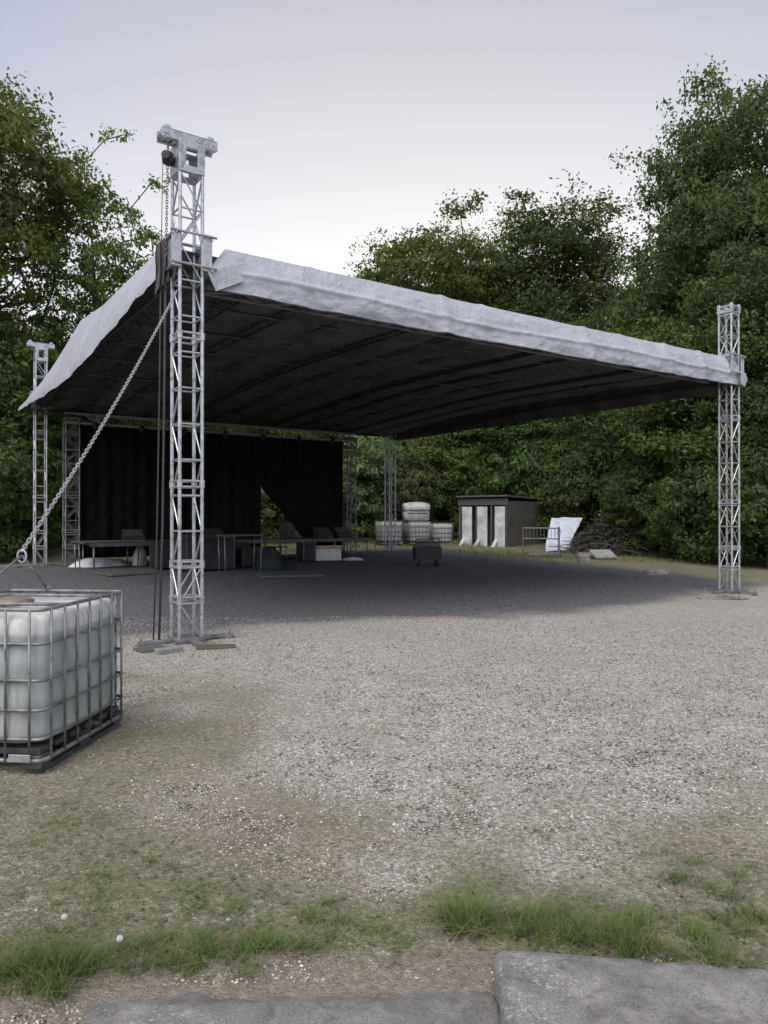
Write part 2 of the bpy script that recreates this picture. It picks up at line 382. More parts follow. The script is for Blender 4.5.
def build_ground():
    def axis(lo, hi, step, l2, h2, f=1.13):
        a = list(np.arange(lo, hi + 1e-6, step)); st = step; p = hi
        while p < h2: st = min(st * f, 60); p += st; a.append(p)
        st = step; p = lo; pre = []
        while p > l2: st = min(st * f, 60); p -= st; pre.append(p)
        return np.array(pre[::-1] + a)
    xs = axis(-4.5, 5, .06, -700, 700); ys = axis(1.8, 11.5, .06, -60, 900)
    X, Y = np.meshgrid(xs, ys)
    Z = gz(X, Y)
    gr, gn, so = masks(X, Y)
    near = np.clip((14 - Y) / 8, 0, 1)
    Z = Z + near * .018 * (fbm(X * 6, Y * 6, 77) - .5) + near * gn * .02
    # a slight trench where the kerb stones sit
    nx, ny = len(xs), len(ys)
    V = np.stack([X.ravel(), Y.ravel(), Z.ravel()], 1)
    I = np.arange(nx * ny).reshape(ny, nx)
    F = np.stack([I[:-1, :-1].ravel(), I[:-1, 1:].ravel(), I[1:, 1:].ravel(), I[1:, :-1].ravel()], 1)
    # dark gravel of the covered dance floor, with roof shade painted into its colour
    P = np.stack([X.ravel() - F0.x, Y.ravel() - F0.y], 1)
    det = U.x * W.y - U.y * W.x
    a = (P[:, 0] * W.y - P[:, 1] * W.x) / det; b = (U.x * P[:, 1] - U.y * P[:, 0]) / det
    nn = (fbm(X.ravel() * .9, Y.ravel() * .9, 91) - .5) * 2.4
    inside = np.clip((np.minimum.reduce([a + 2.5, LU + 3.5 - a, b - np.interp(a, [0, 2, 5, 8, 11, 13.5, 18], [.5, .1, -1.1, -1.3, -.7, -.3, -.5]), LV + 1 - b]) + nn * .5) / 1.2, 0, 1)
    m, nt, out = new_mat('gravel_ground')
    v = coords(nt, 'Object')
    def at_(n): return N(nt, 'ShaderNodeAttribute', attribute_name=n).outputs['Fac']
    vo = N(nt, 'ShaderNodeTexVoronoi'); vo.inputs['Scale'].default_value = 95; vo.inputs['Randomness'].default_value = 1
    nd = noise(nt, v, 30, 2); 
    L(nt, v, vo.inputs['Vector'])
    vo2 = N(nt, 'ShaderNodeTexVoronoi'); vo2.inputs['Scale'].default_value = 52; L(nt, v, vo2.inputs['Vector'])
    rnd = N(nt, 'ShaderNodeSeparateColor'); L(nt, vo.outputs['Color'], rnd.inputs[0])
    rnd2 = N(nt, 'ShaderNodeSeparateColor'); L(nt, vo2.outputs['Color'], rnd2.inputs[0])
    stone = ramp(nt, rnd.outputs[0], [(0, (.13, .117, .105)), (.4, (.335, .322, .298)), (.8, (.485, .472, .445)), (1, (.66, .65, .625))])
    stone2 = ramp(nt, rnd2.outputs[0], [(0, (.16, .145, .13)), (.6, (.38, .366, .34)), (1, (.62, .608, .58))])
    pick = ramp(nt, rnd2.outputs[1], [(.55, (0, 0, 0)), (.6, (1, 1, 1))])
    stone = mixc(nt, pick, stone, stone2)
    cl_ = ramp(nt, noise(nt, v, 17, 4, .8), [(.33, (.70, .70, .69)), (.5, (.97, .97, .97)), (.66, (1.16, 1.16, 1.16))])
    stone = mixc(nt, 1.0, stone, cl_, 'MULTIPLY')
    big = noise(nt, v, .6, 6, .65)
    stone = mixc(nt, ramp(nt, big, [(.35, (.0, 0, 0)), (.7, (.45, .45, .45))]), stone, (.30, .265, .215))
    dn = noise(nt, v, 34, 6, .8, 1.0); dn2 = noise(nt, v, 1.5, 5, .6)
    dry = ramp(nt, dn, [(.36, (.075, .066, .046)), (.5, (.215, .193, .145)), (.62, (.46, .43, .35))])
    dry = mixc(nt, math_n(nt, 'MULTIPLY', dn2, .35), dry, (.13, .125, .07))
    green = ramp(nt, noise(nt, v, 18, 6, .75, .5), [(.34, (.05, .06, .026)), (.52, (.12, .134, .06)), (.68, (.23, .23, .13))])
    soil = ramp(nt, noise(nt, v, 26, 6, .75), [(.3, (.13, .11, .092)), (.55, (.235, .205, .178)), (.75, (.36, .33, .30))])
    jit = noise(nt, v, 16, 6, .85)
    jit2 = noise(nt, v, 58, 3, .75)
    J = math_n(nt, 'SUBTRACT', math_n(nt, 'ADD', math_n(nt, 'MULTIPLY', jit, 1.9), math_n(nt, 'MULTIPLY', jit2, 1.7)), 1.8)
    def soft(msk, lo, hi):
        s_ = math_n(nt, 'ADD', msk, J); return ramp(nt, s_, [(lo, (0, 0, 0)), (hi, (1, 1, 1))])
    col = mixc(nt, soft(at_('gravel'), .3, .62), dry, stone)
    col = mixc(nt, soft(at_('soil'), .4, .7), col, soil)
    col = mixc(nt, math_n(nt, 'MULTIPLY', soft(at_('green'), .3, .9), .75), col, green)
    dk = ramp(nt, noise(nt, v, 14, 6, .9), [(.36, (.022, .023, .027)), (.5, (.08, .082, .094)), (.64, (.24, .245, .27))])  # bluish dark gravel tone, deepened to stand for the shade under the roof
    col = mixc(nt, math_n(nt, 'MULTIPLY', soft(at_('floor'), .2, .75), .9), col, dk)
    b = N(nt, 'ShaderNodeBsdfPrincipled'); L(nt, col, b.inputs['Base Color'])
    b.inputs['Roughness'].default_value = .9; b.inputs['Specular IOR Level'].default_value = .15
    h = math_n(nt, 'ADD', math_n(nt, 'MULTIPLY', vo.outputs['Distance'], -.5), math_n(nt, 'MULTIPLY', jit2, .5))
    L(nt, bump(nt, h, .7, .02), b.inputs['Normal'])
    L(nt, b.outputs[0], out.inputs[0])
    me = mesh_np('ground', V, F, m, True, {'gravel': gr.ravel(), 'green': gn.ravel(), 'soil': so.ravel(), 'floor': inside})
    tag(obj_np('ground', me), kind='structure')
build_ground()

# ---------------------------------------------------------------- ground cover
KERBS = []   # rectangles (cx, cy, rot, sx, sy) kept clear of scatter
def clear_of_kerbs(x, y, pad=0):
    ok = np.ones(len(x), bool)
    for cx, cy, r, sx, sy in KERBS:
        dx = x - cx; dy = y - cy; c_, s_ = math.cos(-r), math.sin(-r)
        lx = dx * c_ - dy * s_; ly = dx * s_ + dy * c_
        ok &= ~((np.abs(lx) < sx / 2 + pad) & (np.abs(ly) < sy / 2 + pad))
    return ok
KR = (1.085, 2.28, math.atan2(-.13, .95), 1.45, .84)
KL = (-.30, 2.25, math.atan2(.06, 1.36), 1.42, .92)
KERBS += [KR, KL]

def frustum_pts(n, y0, y1, power=1.0, wide=1.15):
    t = rng.random(n); y = y0 * (y1 / y0) ** (t ** power)
    x = (rng.random(n) * 2 - 1) * .52 * wide * y
    return x, y
def pebbles():
    x, y = frustum_pts(210000, 2.45, 12.5, .9)
    gr, gn, so = masks(x, y)
    keep = rng.random(len(x)) < (np.clip(gr * 1.2 - .1, 0, 1) * .45 + so * .24 + .26 * (fbm(x * 3, y * 3, 401) > .42)) * (1 - gn * .75)
    keep &= clear_of_kerbs(x, y)
    x, y = x[keep], y[keep]; n = len(x)
    s = .0036 + .0065 * rng.random(n) ** 2.4; s *= np.where(rng.random(n) < .008, 1.6, 1) * np.where(y < 4, .78, 1)
    z = gz(x, y) + s * .3
    base = np.array([(1, 0, 0), (0, 1, 0), (-1, 0, 0), (0, -1, 0), (0, 0, 1), (0, 0, -1), ]) * 1.0
    base = np.concatenate([base, np.array([(1, 1, 1), (-1, 1, 1), (-1, -1, 1), (1, -1, 1)]) * .62])
    F = []
    # top fan: 4 apex, corners 6..9, equator 0..3
    eq = [0, 6, 1, 7, 2, 8, 3, 9]
    for i in range(8): F.append((4, eq[i], eq[(i + 1) % 8])); F.append((5, eq[(i + 1) % 8], eq[i]))
    F = np.array(F)
    V = base[None] * (s[:, None, None] * np.array([1.25, .95, .7]) * (.7 + .6 * rng.random((n, 1, 3)))) * (.8 + .4 * rng.random((n, 10, 1)))
    a = rng.random(n) * 2 * PI; c_, s_ = np.cos(a)[:, None], np.sin(a)[:, None]
    vx = V[..., 0] * c_ - V[..., 1] * s_; vy = V[..., 0] * s_ + V[..., 1] * c_
    P = np.stack([vx + x[:, None], vy + y[:, None], V[..., 2] + z[:, None]], -1).reshape(-1, 3)
    FF = (F[None] + (np.arange(n) * 10)[:, None, None]).reshape(-1, 3)
    m, nt, out = new_mat('loose_gravel')
    t = N(nt, 'ShaderNodeAttribute', attribute_name='tint').outputs['Fac']
    col = ramp(nt, t, [(0, (.085, .076, .066)), (.25, (.20, .184, .164)), (.5, (.35, .332, .305)), (.8, (.48, .462, .434)), (.96, (.60, .575, .545)), (1, (.70, .68, .66))])
    b = N(nt, 'ShaderNodeBsdfPrincipled'); L(nt, col, b.inputs['Base Color']); b.inputs['Roughness'].default_value = .85
    b.inputs['Specular IOR Level'].default_value = .2; L(nt, b.outputs[0], out.inputs[0])
    me = mesh_np('loose_gravel', P, FF, m, False, {'tint': np.repeat(rng.random(n), 10)})
    tag(obj_np('loose_gravel', me), 'loose pale gravel scattered over the open yard', 'gravel', kind='stuff')
pebbles()

def blades(name, x, y, hgt, wid, lean, mat, label, cat, curl=.6, z=None):
    n = len(x); z = gz(x, y) if z is None else z
    a = rng.random(n) * 2 * PI; la = a + PI / 2 + (rng.random(n) - .5)
    ln = lean * (.3 + rng.random(n)); K = 4
    V = np.zeros((n, 2 * (K - 1) + 1, 3))
    for k in range(K):
        t = k / (K - 1); off = ln * hgt * t ** (1 + curl)
        cx = x + np.cos(la) * off; cy = y + np.sin(la) * off; cz = z - .01 + hgt * (t - .25 * ln * t * t)
        if k < K - 1:
            w = wid * (1 - t * .75) / 2
            V[:, 2 * k] = np.stack([cx - np.cos(a) * w, cy - np.sin(a) * w, cz], 1)
            V[:, 2 * k + 1] = np.stack([cx + np.cos(a) * w, cy + np.sin(a) * w, cz], 1)
        else: V[:, 2 * k] = np.stack([cx, cy, cz], 1)
    nv = V.shape[1]; T = []
    for k in range(K - 2): T += [(2 * k, 2 * k + 1, 2 * k + 3), (2 * k, 2 * k + 3, 2 * k + 2)]
    T.append((2 * K - 4, 2 * K - 3, 2 * K - 2)); T = np.array(T)
    FF = (T[None] + (np.arange(n) * nv)[:, None, None]).reshape(-1, 3)
    me = mesh_np(name, V.reshape(-1, 3), FF, mat)
    return tag(obj_np(name, me), label, cat, kind='stuff')

def grass():
    X = []; Y = []; H = []
    # patches from the masks
    x, y = frustum_pts(220000, 2.6, 11, 1.0)
    gr, gn, so = masks(x, y)
    k = (rng.random(len(x)) < np.clip(gn - .30, 0, 1) * 1.5 * np.clip(fbm(x * 9, y * 9, 301) * 3.2 - .9, 0, 1)) & clear_of_kerbs(x, y, .015)
    X.append(x[k]); Y.append(y[k]); 
    nearb = np.clip((4.2 - y[k]) / 1.5, 0, 1)
    H.append((.012 + .026 * rng.random(k.sum())) * (.8 + .9 * gn[k] * nearb))
    # long tufts along the kerb: px, py, half width px, blades, height
    for px, py, hw, nb, hh in ((463, 925, 42, 1500, .15), (575, 940, 55, 1700, .155), (625, 945, 40, 700, .12), (700, 945, 60, 1100, .10), (520, 935, 35, 550, .10), (745, 920, 50, 900, .10),
                               (40, 980, 55, 1900, .16), (120, 962, 50, 1200, .10), (200, 955, 45, 1300, .11), (255, 945, 45, 900, .09), (310, 935, 40, 650, .085), (370, 938, 40, 600, .08),
                               (400, 808, 12, 130, .05), (150, 880, 40, 600, .07), (240, 905, 50, 700, .07), (60, 825, 45, 600, .06), (545, 835, 20, 120, .05), (650, 855, 18, 150, .07),
                               (690, 880, 50, 600, .08), (310, 915, 35, 400, .06), (100, 910, 70, 800, .06), (735, 870, 40, 400, .06), (690, 962, 40, 500, .06), (735, 966, 35, 500, .065), (765, 968, 30, 350, .06), (600, 955, 40, 400, .05), (540, 950, 30, 300, .05), (350, 950, 60, 500, .05), (280, 955, 50, 500, .055), (185, 645, 40, 260, .12), (735, 600, 22, 160, .22), (205, 640, 25, 160, .10)):
        cx, cy = gp(px, py); r = hw / FPX * cy
        # several sub-tufts
        nb = int(nb * .8); ns = max(3, nb // 70)
        sx = cx + rng.normal(0, r * .55, ns); sy = cy + rng.normal(0, r * .33, ns)
        i = rng.integers(0, ns, nb)
        xx = sx[i] + rng.normal(0, r * .14, nb); yy = sy[i] + rng.normal(0, r * .13, nb)
        k = clear_of_kerbs(xx, yy, .01)
        X.append(xx[k]); Y.append(yy[k]); H.append(hh * (.35 + .75 * rng.random(k.sum())) * (.65 + .6 * rng.random(ns))[i][k])
    X = np.concatenate(X); Y = np.concatenate(Y); H = np.concatenate(H)
    isd = rng.random(len(X)) < .16; DX, DY, DH = X[isd], Y[isd], H[isd] * 1.05; X, Y, H = X[~isd], Y[~isd], H[~isd]
    blades('grass', X, Y, H, .0022 + .0022 * rng.random(len(X)) + .0002 * Y, .9, M['grass'], 'short green grass and taller tufts growing along the kerb stones and in the gravel', 'grass')
    # dry straw
    x, y = frustum_pts(150000, 2.55, 10, 1.0)
    gr, gn, so = masks(x, y)
    k = (rng.random(len(x)) < np.clip(1.05 - gr * 1.1 - so * .4, .0, 1) * .85 + .08) & clear_of_kerbs(x, y, .01)
    x = x[k]; y = y[k]
    h = .012 + .028 * rng.random(len(x)) ** 1.5; h *= np.where(rng.random(len(x)) < .02, 2.6, 1)
    sx = []; sy = []
    for px, py in ((400, 938), (425, 935), (447, 948), (505, 945), (523, 948), (545, 940), (600, 940), (612, 948), (690, 935), (742, 945), (30, 985), (95, 965), (215, 955), (330, 940)):
        q, w_ = gp(px, py); sx += list(q + rng.normal(0, .04, 3)); sy += list(w_ + rng.normal(0, .03, 3))
    sx = np.array(sx); sy = np.array(sy); kk = clear_of_kerbs(sx, sy, .005); sx, sy = sx[kk], sy[kk]
    x = np.concatenate([x, DX, sx]); y = np.concatenate([y, DY, sy]); h = np.concatenate([h, DH, .10 + .12 * rng.random(len(sx))])
    blades('dry_grass', x, y, h, .0018 + .0015 * rng.random(len(x)) + .0002 * y, 1.8, M['drygrass'], 'short bleached straw lying between the grass and the gravel', 'dry grass')
    # rough grass along the edge of the wood
    x = rng.uniform(-22, 26, 130000); y = rng.uniform(23, 44, 130000)
    P = np.stack([x - F0.x, y - F0.y], 1); det = U.x * W.y - U.y * W.x
    a = (P[:, 0] * W.y - P[:, 1] * W.x) / det; b = (U.x * P[:, 1] - U.y * P[:, 0]) / det
    out_ = ~((a > -1.5) & (a < LU + 2) & (b < LV + 1))
    d = fbm(x * .35, y * .35, 5)
    k = out_ & (rng.random(len(x)) < np.clip(d * 1.8 - .35, 0, 1)) & (np.abs(x / y) < .62) & ((x > 3) | (y > 24))
    # gravel apron right of the stage stays bare
    k &= ~((x > 6) & (y < 24.5 + .25 * (16 - x)))
    x, y, d = x[k], y[k], d[k]
    blades('rough_grass', x, y, .10 + .28 * rng.random(len(x)) * d, .012 + .012 * rng.random(len(x)), .7, M['grass_far'], 'rough yellowish grass at the edge of the wood behind the stage', 'grass')
    # yellow-green broad leaves in the verge
    x, y = frustum_pts(9000, 2.75, 5.2, 1.2); gr, gn, so = masks(x, y)
    k = (rng.random(len(x)) < gn * .55 - .12) & clear_of_kerbs(x, y, .02); x = x[k]; y = y[k]; n = len(x)
    z = gz(x, y) + .012 + .03 * rng.random(n); s = .006 + .012 * rng.random(n)
    a = rng.random(n) * 2 * PI; tl = rng.normal(0, .35, n)
    q = np.array([(-1, 0, 0), (0, -.55, .12), (1, 0, 0), (0, .55, .12)])
    lx = q[None, :, 0] * s[:, None]; ly = q[None, :, 1] * s[:, None]; lz = q[None, :, 2] * s[:, None] + lx * tl[:, None]
    V = np.stack([lx * np.cos(a)[:, None] - ly * np.sin(a)[:, None] + x[:, None], lx * np.sin(a)[:, None] + ly * np.cos(a)[:, None] + y[:, None], lz + z[:, None]], -1)
    FF = np.arange(n * 4).reshape(n, 4)
    tag(obj_np('weed_leaves', mesh_np('weed_leaves', V.reshape(-1, 3), FF, M['weed'])), 'small broad weed leaves low among the verge grass', 'weeds', kind='stuff')
M['leaf_d'] = leaf_mat('pale_willow_leaves', (.09, .12, .05), (.15, .19, .085), (.22, .26, .13), .5, 'cn')
M['weed'] = leaf_mat('weed_leaf', (.075, .10, .042), (.12, .155, .065), (.19, .22, .11), .3, 'up')
M['grass_far'] = leaf_mat('rough_grass_blades', (.09, .11, .035), (.15, .165, .06), (.22, .22, .10), .3, 'up')
grass()

# kerb stones
def kerb(name, K, z_top, label, broken=False, seed=0):
    cx, cy, r, sx, sy = K
    t = thing(name, label, 'kerb stone', (cx, cy, 0), r)
    n, m_ = 60, 36; hz = z_top + .22
    V = []; F = []
    def sd(i, j):
        x = (i / n - .5) * sx; y = (j / m_ - .5) * sy
        e = min(sx / 2 - abs(x), sy / 2 - abs(y)); rnd = .022
        z = z_top - (rnd - math.sqrt(max(rnd * rnd - max(rnd - e, 0) ** 2, 0)))
        wob = float(fbm(np.array([x * 9 + seed]), np.array([y * 9]), 5)[0]) - .5
        z += .010 * wob - (.012 * max(0, float(vnoise(np.array([x * 21 + seed]), np.array([y * 21]), 19)[0]) - .45) if e < .05 else 0)
        ex = .026 * (float(vnoise(np.array([x * 7 + seed]), np.array([y * 7]), 9)[0]) - .5)
        if e < .02: y += ex; x += ex
        if broken and y > sy / 2 - .16:
            q = float(fbm(np.array([x * 3 + 4]), np.array([2.0]), 15)[0]); z -= max(0, (y - (sy / 2 - .16))) * q * .55
        return (x, y, z)
    g = MB(); g.grid(lambda u, v: sd(u * n, v * m_), n, m_)
    # skirt
    idx = [i for i in range(n + 1)] + [j * (n + 1) + n for j in range(1, m_ + 1)] + [m_ * (n + 1) + i for i in range(n - 1, -1, -1)] + [j * (n + 1) for j in range(m_ - 1, 0, -1)]
    base = len(g.v)
    for i in idx: x, y, z = g.v[i]; g.v.append((x, y, z - hz))
    k = len(idx)
    for q in range(k): g.f.append((idx[(q + 1) % k], idx[q], base + q, base + (q + 1) % k))
    g.build('stone', M['kerb'], t, True)
    return t
def kerb_mat():
    m, nt, out = new_mat('kerb_concrete'); v = coords(nt, 'Object')
    col = ramp(nt, noise(nt, v, 4, 7, .7), [(.3, (.125, .122, .115)), (.7, (.28, .275, .262))])
    gr = noise(nt, v, 160, 2, .6); col = mixc(nt, ramp(nt, gr, [(.35, (.7, .7, .7)), (.5, (0, 0, 0))]), col, (.07, .068, .064))
    stn = noise(nt, v, 7, 6, .75, .8); col = mixc(nt, ramp(nt, stn, [(.5, (0, 0, 0)), (.68, (.55, .55, .55))]), col, (.34, .325, .295))
    stn2 = noise(nt, v, 11, 5, .7, .5); col = mixc(nt, ramp(nt, stn2, [(.52, (0, 0, 0)), (.66, (.5, .5, .5))]), col, (.085, .082, .07))
    li = noise(nt, v, 75, 4, .7, .3); li2 = noise(nt, v, 3.2, 3, .6)
    sx_ = N(nt, 'ShaderNodeSeparateXYZ'); L(nt, v, sx_.inputs[0])
    li = math_n(nt, 'ADD', math_n(nt, 'ADD', li, math_n(nt, 'MULTIPLY', li2, .5)), math_n(nt, 'MULTIPLY', sx_.outputs[0], -.13))
    col = mixc(nt, ramp(nt, li, [(.93, (0, 0, 0)), (.99, (.7, .7, .7))]), col, (.46, .46, .44))
    b = N(nt, 'ShaderNodeBsdfPrincipled'); L(nt, col, b.inputs['Base Color']); b.inputs['Roughness'].default_value = .88
    b.inputs['Specular IOR Level'].default_value = .2
    L(nt, bump(nt, math_n(nt, 'ADD', noise(nt, v, 120, 4, .7), math_n(nt, 'MULTIPLY', noise(nt, v, 14, 4), 1.2)), .6, .008), b.inputs['Normal'])
    L(nt, b.outputs[0], out.inputs[0]); return m
M['kerb'] = kerb_mat()
kerb('kerb_stone', KR, .085, 'raised grey concrete kerb stone with pale lichen and a sharp left end')
kerb('kerb_stone', KL, .030, 'sunken grey concrete kerb stone half covered with soil', True, 3)

# dandelion clocks
def dandelion(px, py, h, r, label):
    x, y = gp(px, py); t = thing('dandelion', label, 'dandelion', (x, y, g1(x, y)))
    s = MB(); top = Vector((.012, -.006, h)); s.path([(0, 0, 0), (.004, 0, h * .5), top], [.0022, .0018, .0015], 5); s.build('stem', M['stem'], t)
    hd = MB()
    for k in range(110):
        z = 1 - 2 * (k + .5) / 110; a = k * 2.39996; q = math.sqrt(1 - z * z)
        d = Vector((q * math.cos(a), q * math.sin(a), z)); e = top + d * r
        o1 = d.orthogonal().normalized() * r * .16; o2 = d.cross(o1.normalized()) * r * .16
        hd.add([top, e + o1, e - o1], [(0, 1, 2)]); hd.add([e + o1, e + o2, e - o1, e - o2], [(0, 1, 2, 3)])
    hd.build('seed_head', M['seed'], t)
dandelion(118, 956, .075, .013, 'white dandelion clock nearer the kerb, in front of the other clock')
dandelion(63, 932, .07, .012, 'white dandelion clock at the left, over the dense grass by the tank')
dandelion(226, 925, .03, .008, 'small white dandelion head low in the verge, right of the two big clocks')

# ================================================================= TRUSS TOWERS
TW = .175   # half width
def seg_lattice(mb, x, y, axis, zs, diag, rr, flip=0):
    pass
def tower_mast(H, hw, pitch, ladder_mid=False, rc=.025, rd=.012):
    mb = MB(); cs = [(-hw, -hw), (hw, -hw), (hw, hw), (-hw, hw)]
    for x, y in cs: mb.tube((x, y, .02), (x, y, H), rc, 8)
    n = max(2, round((H - .1) / pitch)); zs = [.06 + (H - .1) * i / n for i in range(n + 1)]
    for fi in range(4):
        a = cs[fi]; b = cs[(fi + 1) % 4]; isu = fi in (0, 2)
        for i in range(n + 1):
            mb.tube((*a, zs[i]), (*b, zs[i]), rd + .002, 6)
        for i in range(n):
            z0, z1 = zs[i], zs[i + 1]
            if isu and ladder_mid and 1.0 < (z0 + z1) / 2 < 4.95: continue
            zm = (z0 + z1) / 2
            if (i + fi // 2) % 2: mb.tube((*a, z0), (*b, z1), rd, 6)
            else: mb.tube((*b, z0), (*a, z1), rd, 6)
    # section joints: collars of paired plates
    for zj in (.58, 1.06, 2.15, 4.15):
        if zj > H - .3: continue
        for x, y in cs: mb.lathe((x, y, zj), [(rc + .012, -.05), (rc + .012, .05)], 8)
        for fi in range(4):
            a = cs[fi]; b = cs[(fi + 1) % 4]
            for dz in (-.04, .04): mb.tube((*a, zj + dz), (*b, zj + dz), rd + .004, 6)
    return mb
def plate_box(mb, c, size, rot=0): mb.box(c, size, rot, ch=.008)
def make_tower(ladder, label, mats='alu', H=6.38, bw=.78):
    t = thing('truss_tower', label, 'truss tower', (0, 0, 0), 0, 'lattice towers carrying the stage roof')
    tower_mast(H, TW - .02, .5, ladder).build('mast', M[mats], t)
    if ladder:
        hb = MB()   # head frame: U plates with a window, both sides
        for s in (-1, 1):
            y = s * (TW + .005)
            for x in (-.13, .13): hb.box((x, y, H + .17), (.10, .014, .42), ch=.003)
            hb.box((0, y, H + .005), (.158, .012, .09)); hb.box((0, y, H + .335), (.158, .012, .09))
            for x in (-.13, .13):
                for z in (.02, .3): hb.lathe((x, y, H + z), [(.012, -.015), (.012, .015)], 6, 'Y')
        for x in (-.175, .175): hb.box((x, 0, H + .17), (.012, 2 * TW - .01, .40))
        hb.build('head_frame', M[mats], t)
        cb = MB()   # cross beam of paired channels with rounded ends
        for s in (-1, 1):
            cb.box((0, s * .10, H + .45), (bw, .02, .13), ch=.004)
            cb.box((0, s * .085, H + .512), (bw - .02, .05, .012)); cb.box((0, s * .085, H + .388), (bw - .02, .05, .012))
            for x in (-bw / 2 + .06, bw / 2 - .06): cb.lathe((x, s * .115, H + .45), [(.022, -.012), (.022, .012)], 8, 'Y')
        for x in (-bw / 2 + .05, bw / 2 - .05):
            cb.lathe((x, 0, H + .45), [(.06, -.085), (.06, .085)], 14, 'Y')
        cb.build('head_beam', M[mats], t)
        for x in (-bw / 2 + .09, bw / 2 - .09): pads = MB(); pads.box((x, 0, H + .55), (.10, .16, .06), ch=.012); pads.build('bearing_pad', M[mats], t)
    else:
        hb = MB()
        for x_ in (-TW + .02, TW - .02):
            hb.box((x_, 0, H + .04), (.07, 2 * TW + .04, .08), ch=.006); hb.tube((x_, -TW, H + .16), (x_, TW, H + .16), .03, 8)
            hb.box((x_, -TW + .02, H + .15), (.07, .07, .14), ch=.01); hb.box((x_, TW - .02, H + .15), (.07, .07, .14), ch=.01)
        for y_ in (-TW + .02, TW - .02): hb.tube((-TW, y_, H + .16), (TW, y_, H + .16), .03, 8)
        hb.build('head_frame', M[mats], t)
    base = MB(); base.box((0, 0, .012), (.46, .46, .02)); base.box((0, 0, .05), (.40, .40, .05), ch=.008); base.build('base_plate', M['steel'], t)
    for k in range(4):
        o = MB(); a = k * PI / 2 + PI / 4 * 0
        d = Vector((math.cos(a), math.sin(a), 0)); p = Vector((-d.y, d.x, 0))
        o.box(d * .44 + Vector((0, 0, .04)), (.44, .07, .05), a, ch=.006)
        o.lathe(d * .62 + Vector((0, 0, .05)), [(.015, -.04), (.015, .05)], 8); o.lathe(d * .62, [(.07, .0), (.08, .02), (.03, .03)], 12)
        o.build('outrigger', M['alu_dark'], t)
    return t
def ground_z(p): return g1(p.x, p.y)
pFL, pFR, pBL, pBR = S(0, 0), S(LU, 0), S(0, LV), S(LU, LV)
tFL = make_tower(True, 'tallest looking silver lattice tower, front left of the stage roof, with a chain hoist')
tFL.location = (pFL.x, pFL.y, ground_z(pFL)); tFL.rotation_euler.z = ANG
tFR = make_tower(False, 'silver lattice tower at the front right corner of the stage roof, before dark bushes', H=6.62)
tFR.location = (pFR.x, pFR.y, ground_z(pFR)); tFR.rotation_euler.z = ANG
dup(tFL, (pBL.x, pBL.y, ground_z(pBL)), ANG, 'grey lattice tower at the back left, its head above the drooping tarpaulin')
dup(tFR, (pBR.x, pBR.y, ground_z(pBR) - .9), ANG, 'dull lattice tower at the back right corner of the stage roof, near the white tanks')

# small plates and planks under the front feet
def plank(name, px, py, size, rot, label, mat, z=.03):
    x, y = gp(px, py); t = MB(); t.box((0, 0, size[2] / 2), size, 0, ch=min(.008, size[2] * .3))
    o = t.build(name, M[mat]); o.location = (x, y, g1(x, y) + z - .03); o.rotation_euler = (0, 0, rot); tag(o, label, 'plank')
plank('support_board', 216, 648, (.5, .22, .03), ANG - .35, 'dark flat board in the grass at the right foot of the front left tower', 'oldwood')
plank('support_board', 152, 650, (.38, .3, .03), ANG + .1, 'dark square board in the grass left of the front left tower', 'oldwood')
plank('timber_block', 169, 653, (.34, .13, .07), ANG + .15, 'pale grey timber block lying before the front left tower foot', 'greywood')
plank('support_board', 722, 599, (1.1, .25, .04), .1, 'grey board under the foot of the front right tower', 'greywood')

# ================================================================= STAGE ROOF
def ztop(t):
    t = max(-.05, min(1.05, t)); k = 1 - math.sqrt((t - .48) ** 2 + .012) / .49
    return 5.40 + .26 * max(k, -.05) - .05 * t
def zroof(a, t): return ztop(t) + (float(np.interp(t, *ZT)) - ztop(t)) * max(0, 1 - max(a, 0) / 3.0) ** 1.5 * .9 * min(1, max(t, 0) / .15)
ZT = ([0, .06, .18, .33, .48, .66, .88, 1.02], [5.5, 5.63, 5.69, 5.76, 5.98, 5.74, 5.52, 5.38])
ZB = ([0, .06, .12, .2, .32, .48, .68, .95, 1.02], [5.0, 4.96, 4.88, 4.83, 4.71, 4.65, 4.71, 4.93, 4.97])
roof = thing('stage_roof', 'large open stage roof of grey white tarpaulin over dark trusses between four lattice towers', 'stage roof', (pFL.x, pFL.y, 0))
def wr(x, y, s, sc): return float(fbm(np.array([x * sc + s * 7.3]), np.array([y * sc]), s)[0]) - .5
def ov(b): return .32 + .30 * min(max(b / LV, 0), 1)
def B(mb, name, mat, smooth=True): return mb.build(name, M[mat], roof, smooth, 'world')
canopy = MB()
canopy.grid(lambda u, v: S(-.12 + (LU + .3) * u, +.06 + (LV + .06) * v, zroof((LU + .3) * u, v) - .05 + .05 * wr(u * 6, v * 6, 2, 1.5)), 60, 60)
B(canopy, 'canopy', 'tarp')
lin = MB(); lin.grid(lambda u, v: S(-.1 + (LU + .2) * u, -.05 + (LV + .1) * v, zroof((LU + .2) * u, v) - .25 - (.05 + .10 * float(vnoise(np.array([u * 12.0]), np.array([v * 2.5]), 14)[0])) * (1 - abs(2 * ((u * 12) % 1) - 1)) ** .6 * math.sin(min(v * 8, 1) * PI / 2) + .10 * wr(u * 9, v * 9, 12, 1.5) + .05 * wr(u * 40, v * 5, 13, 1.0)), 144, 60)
B(lin, 'roof_lining', 'lining')
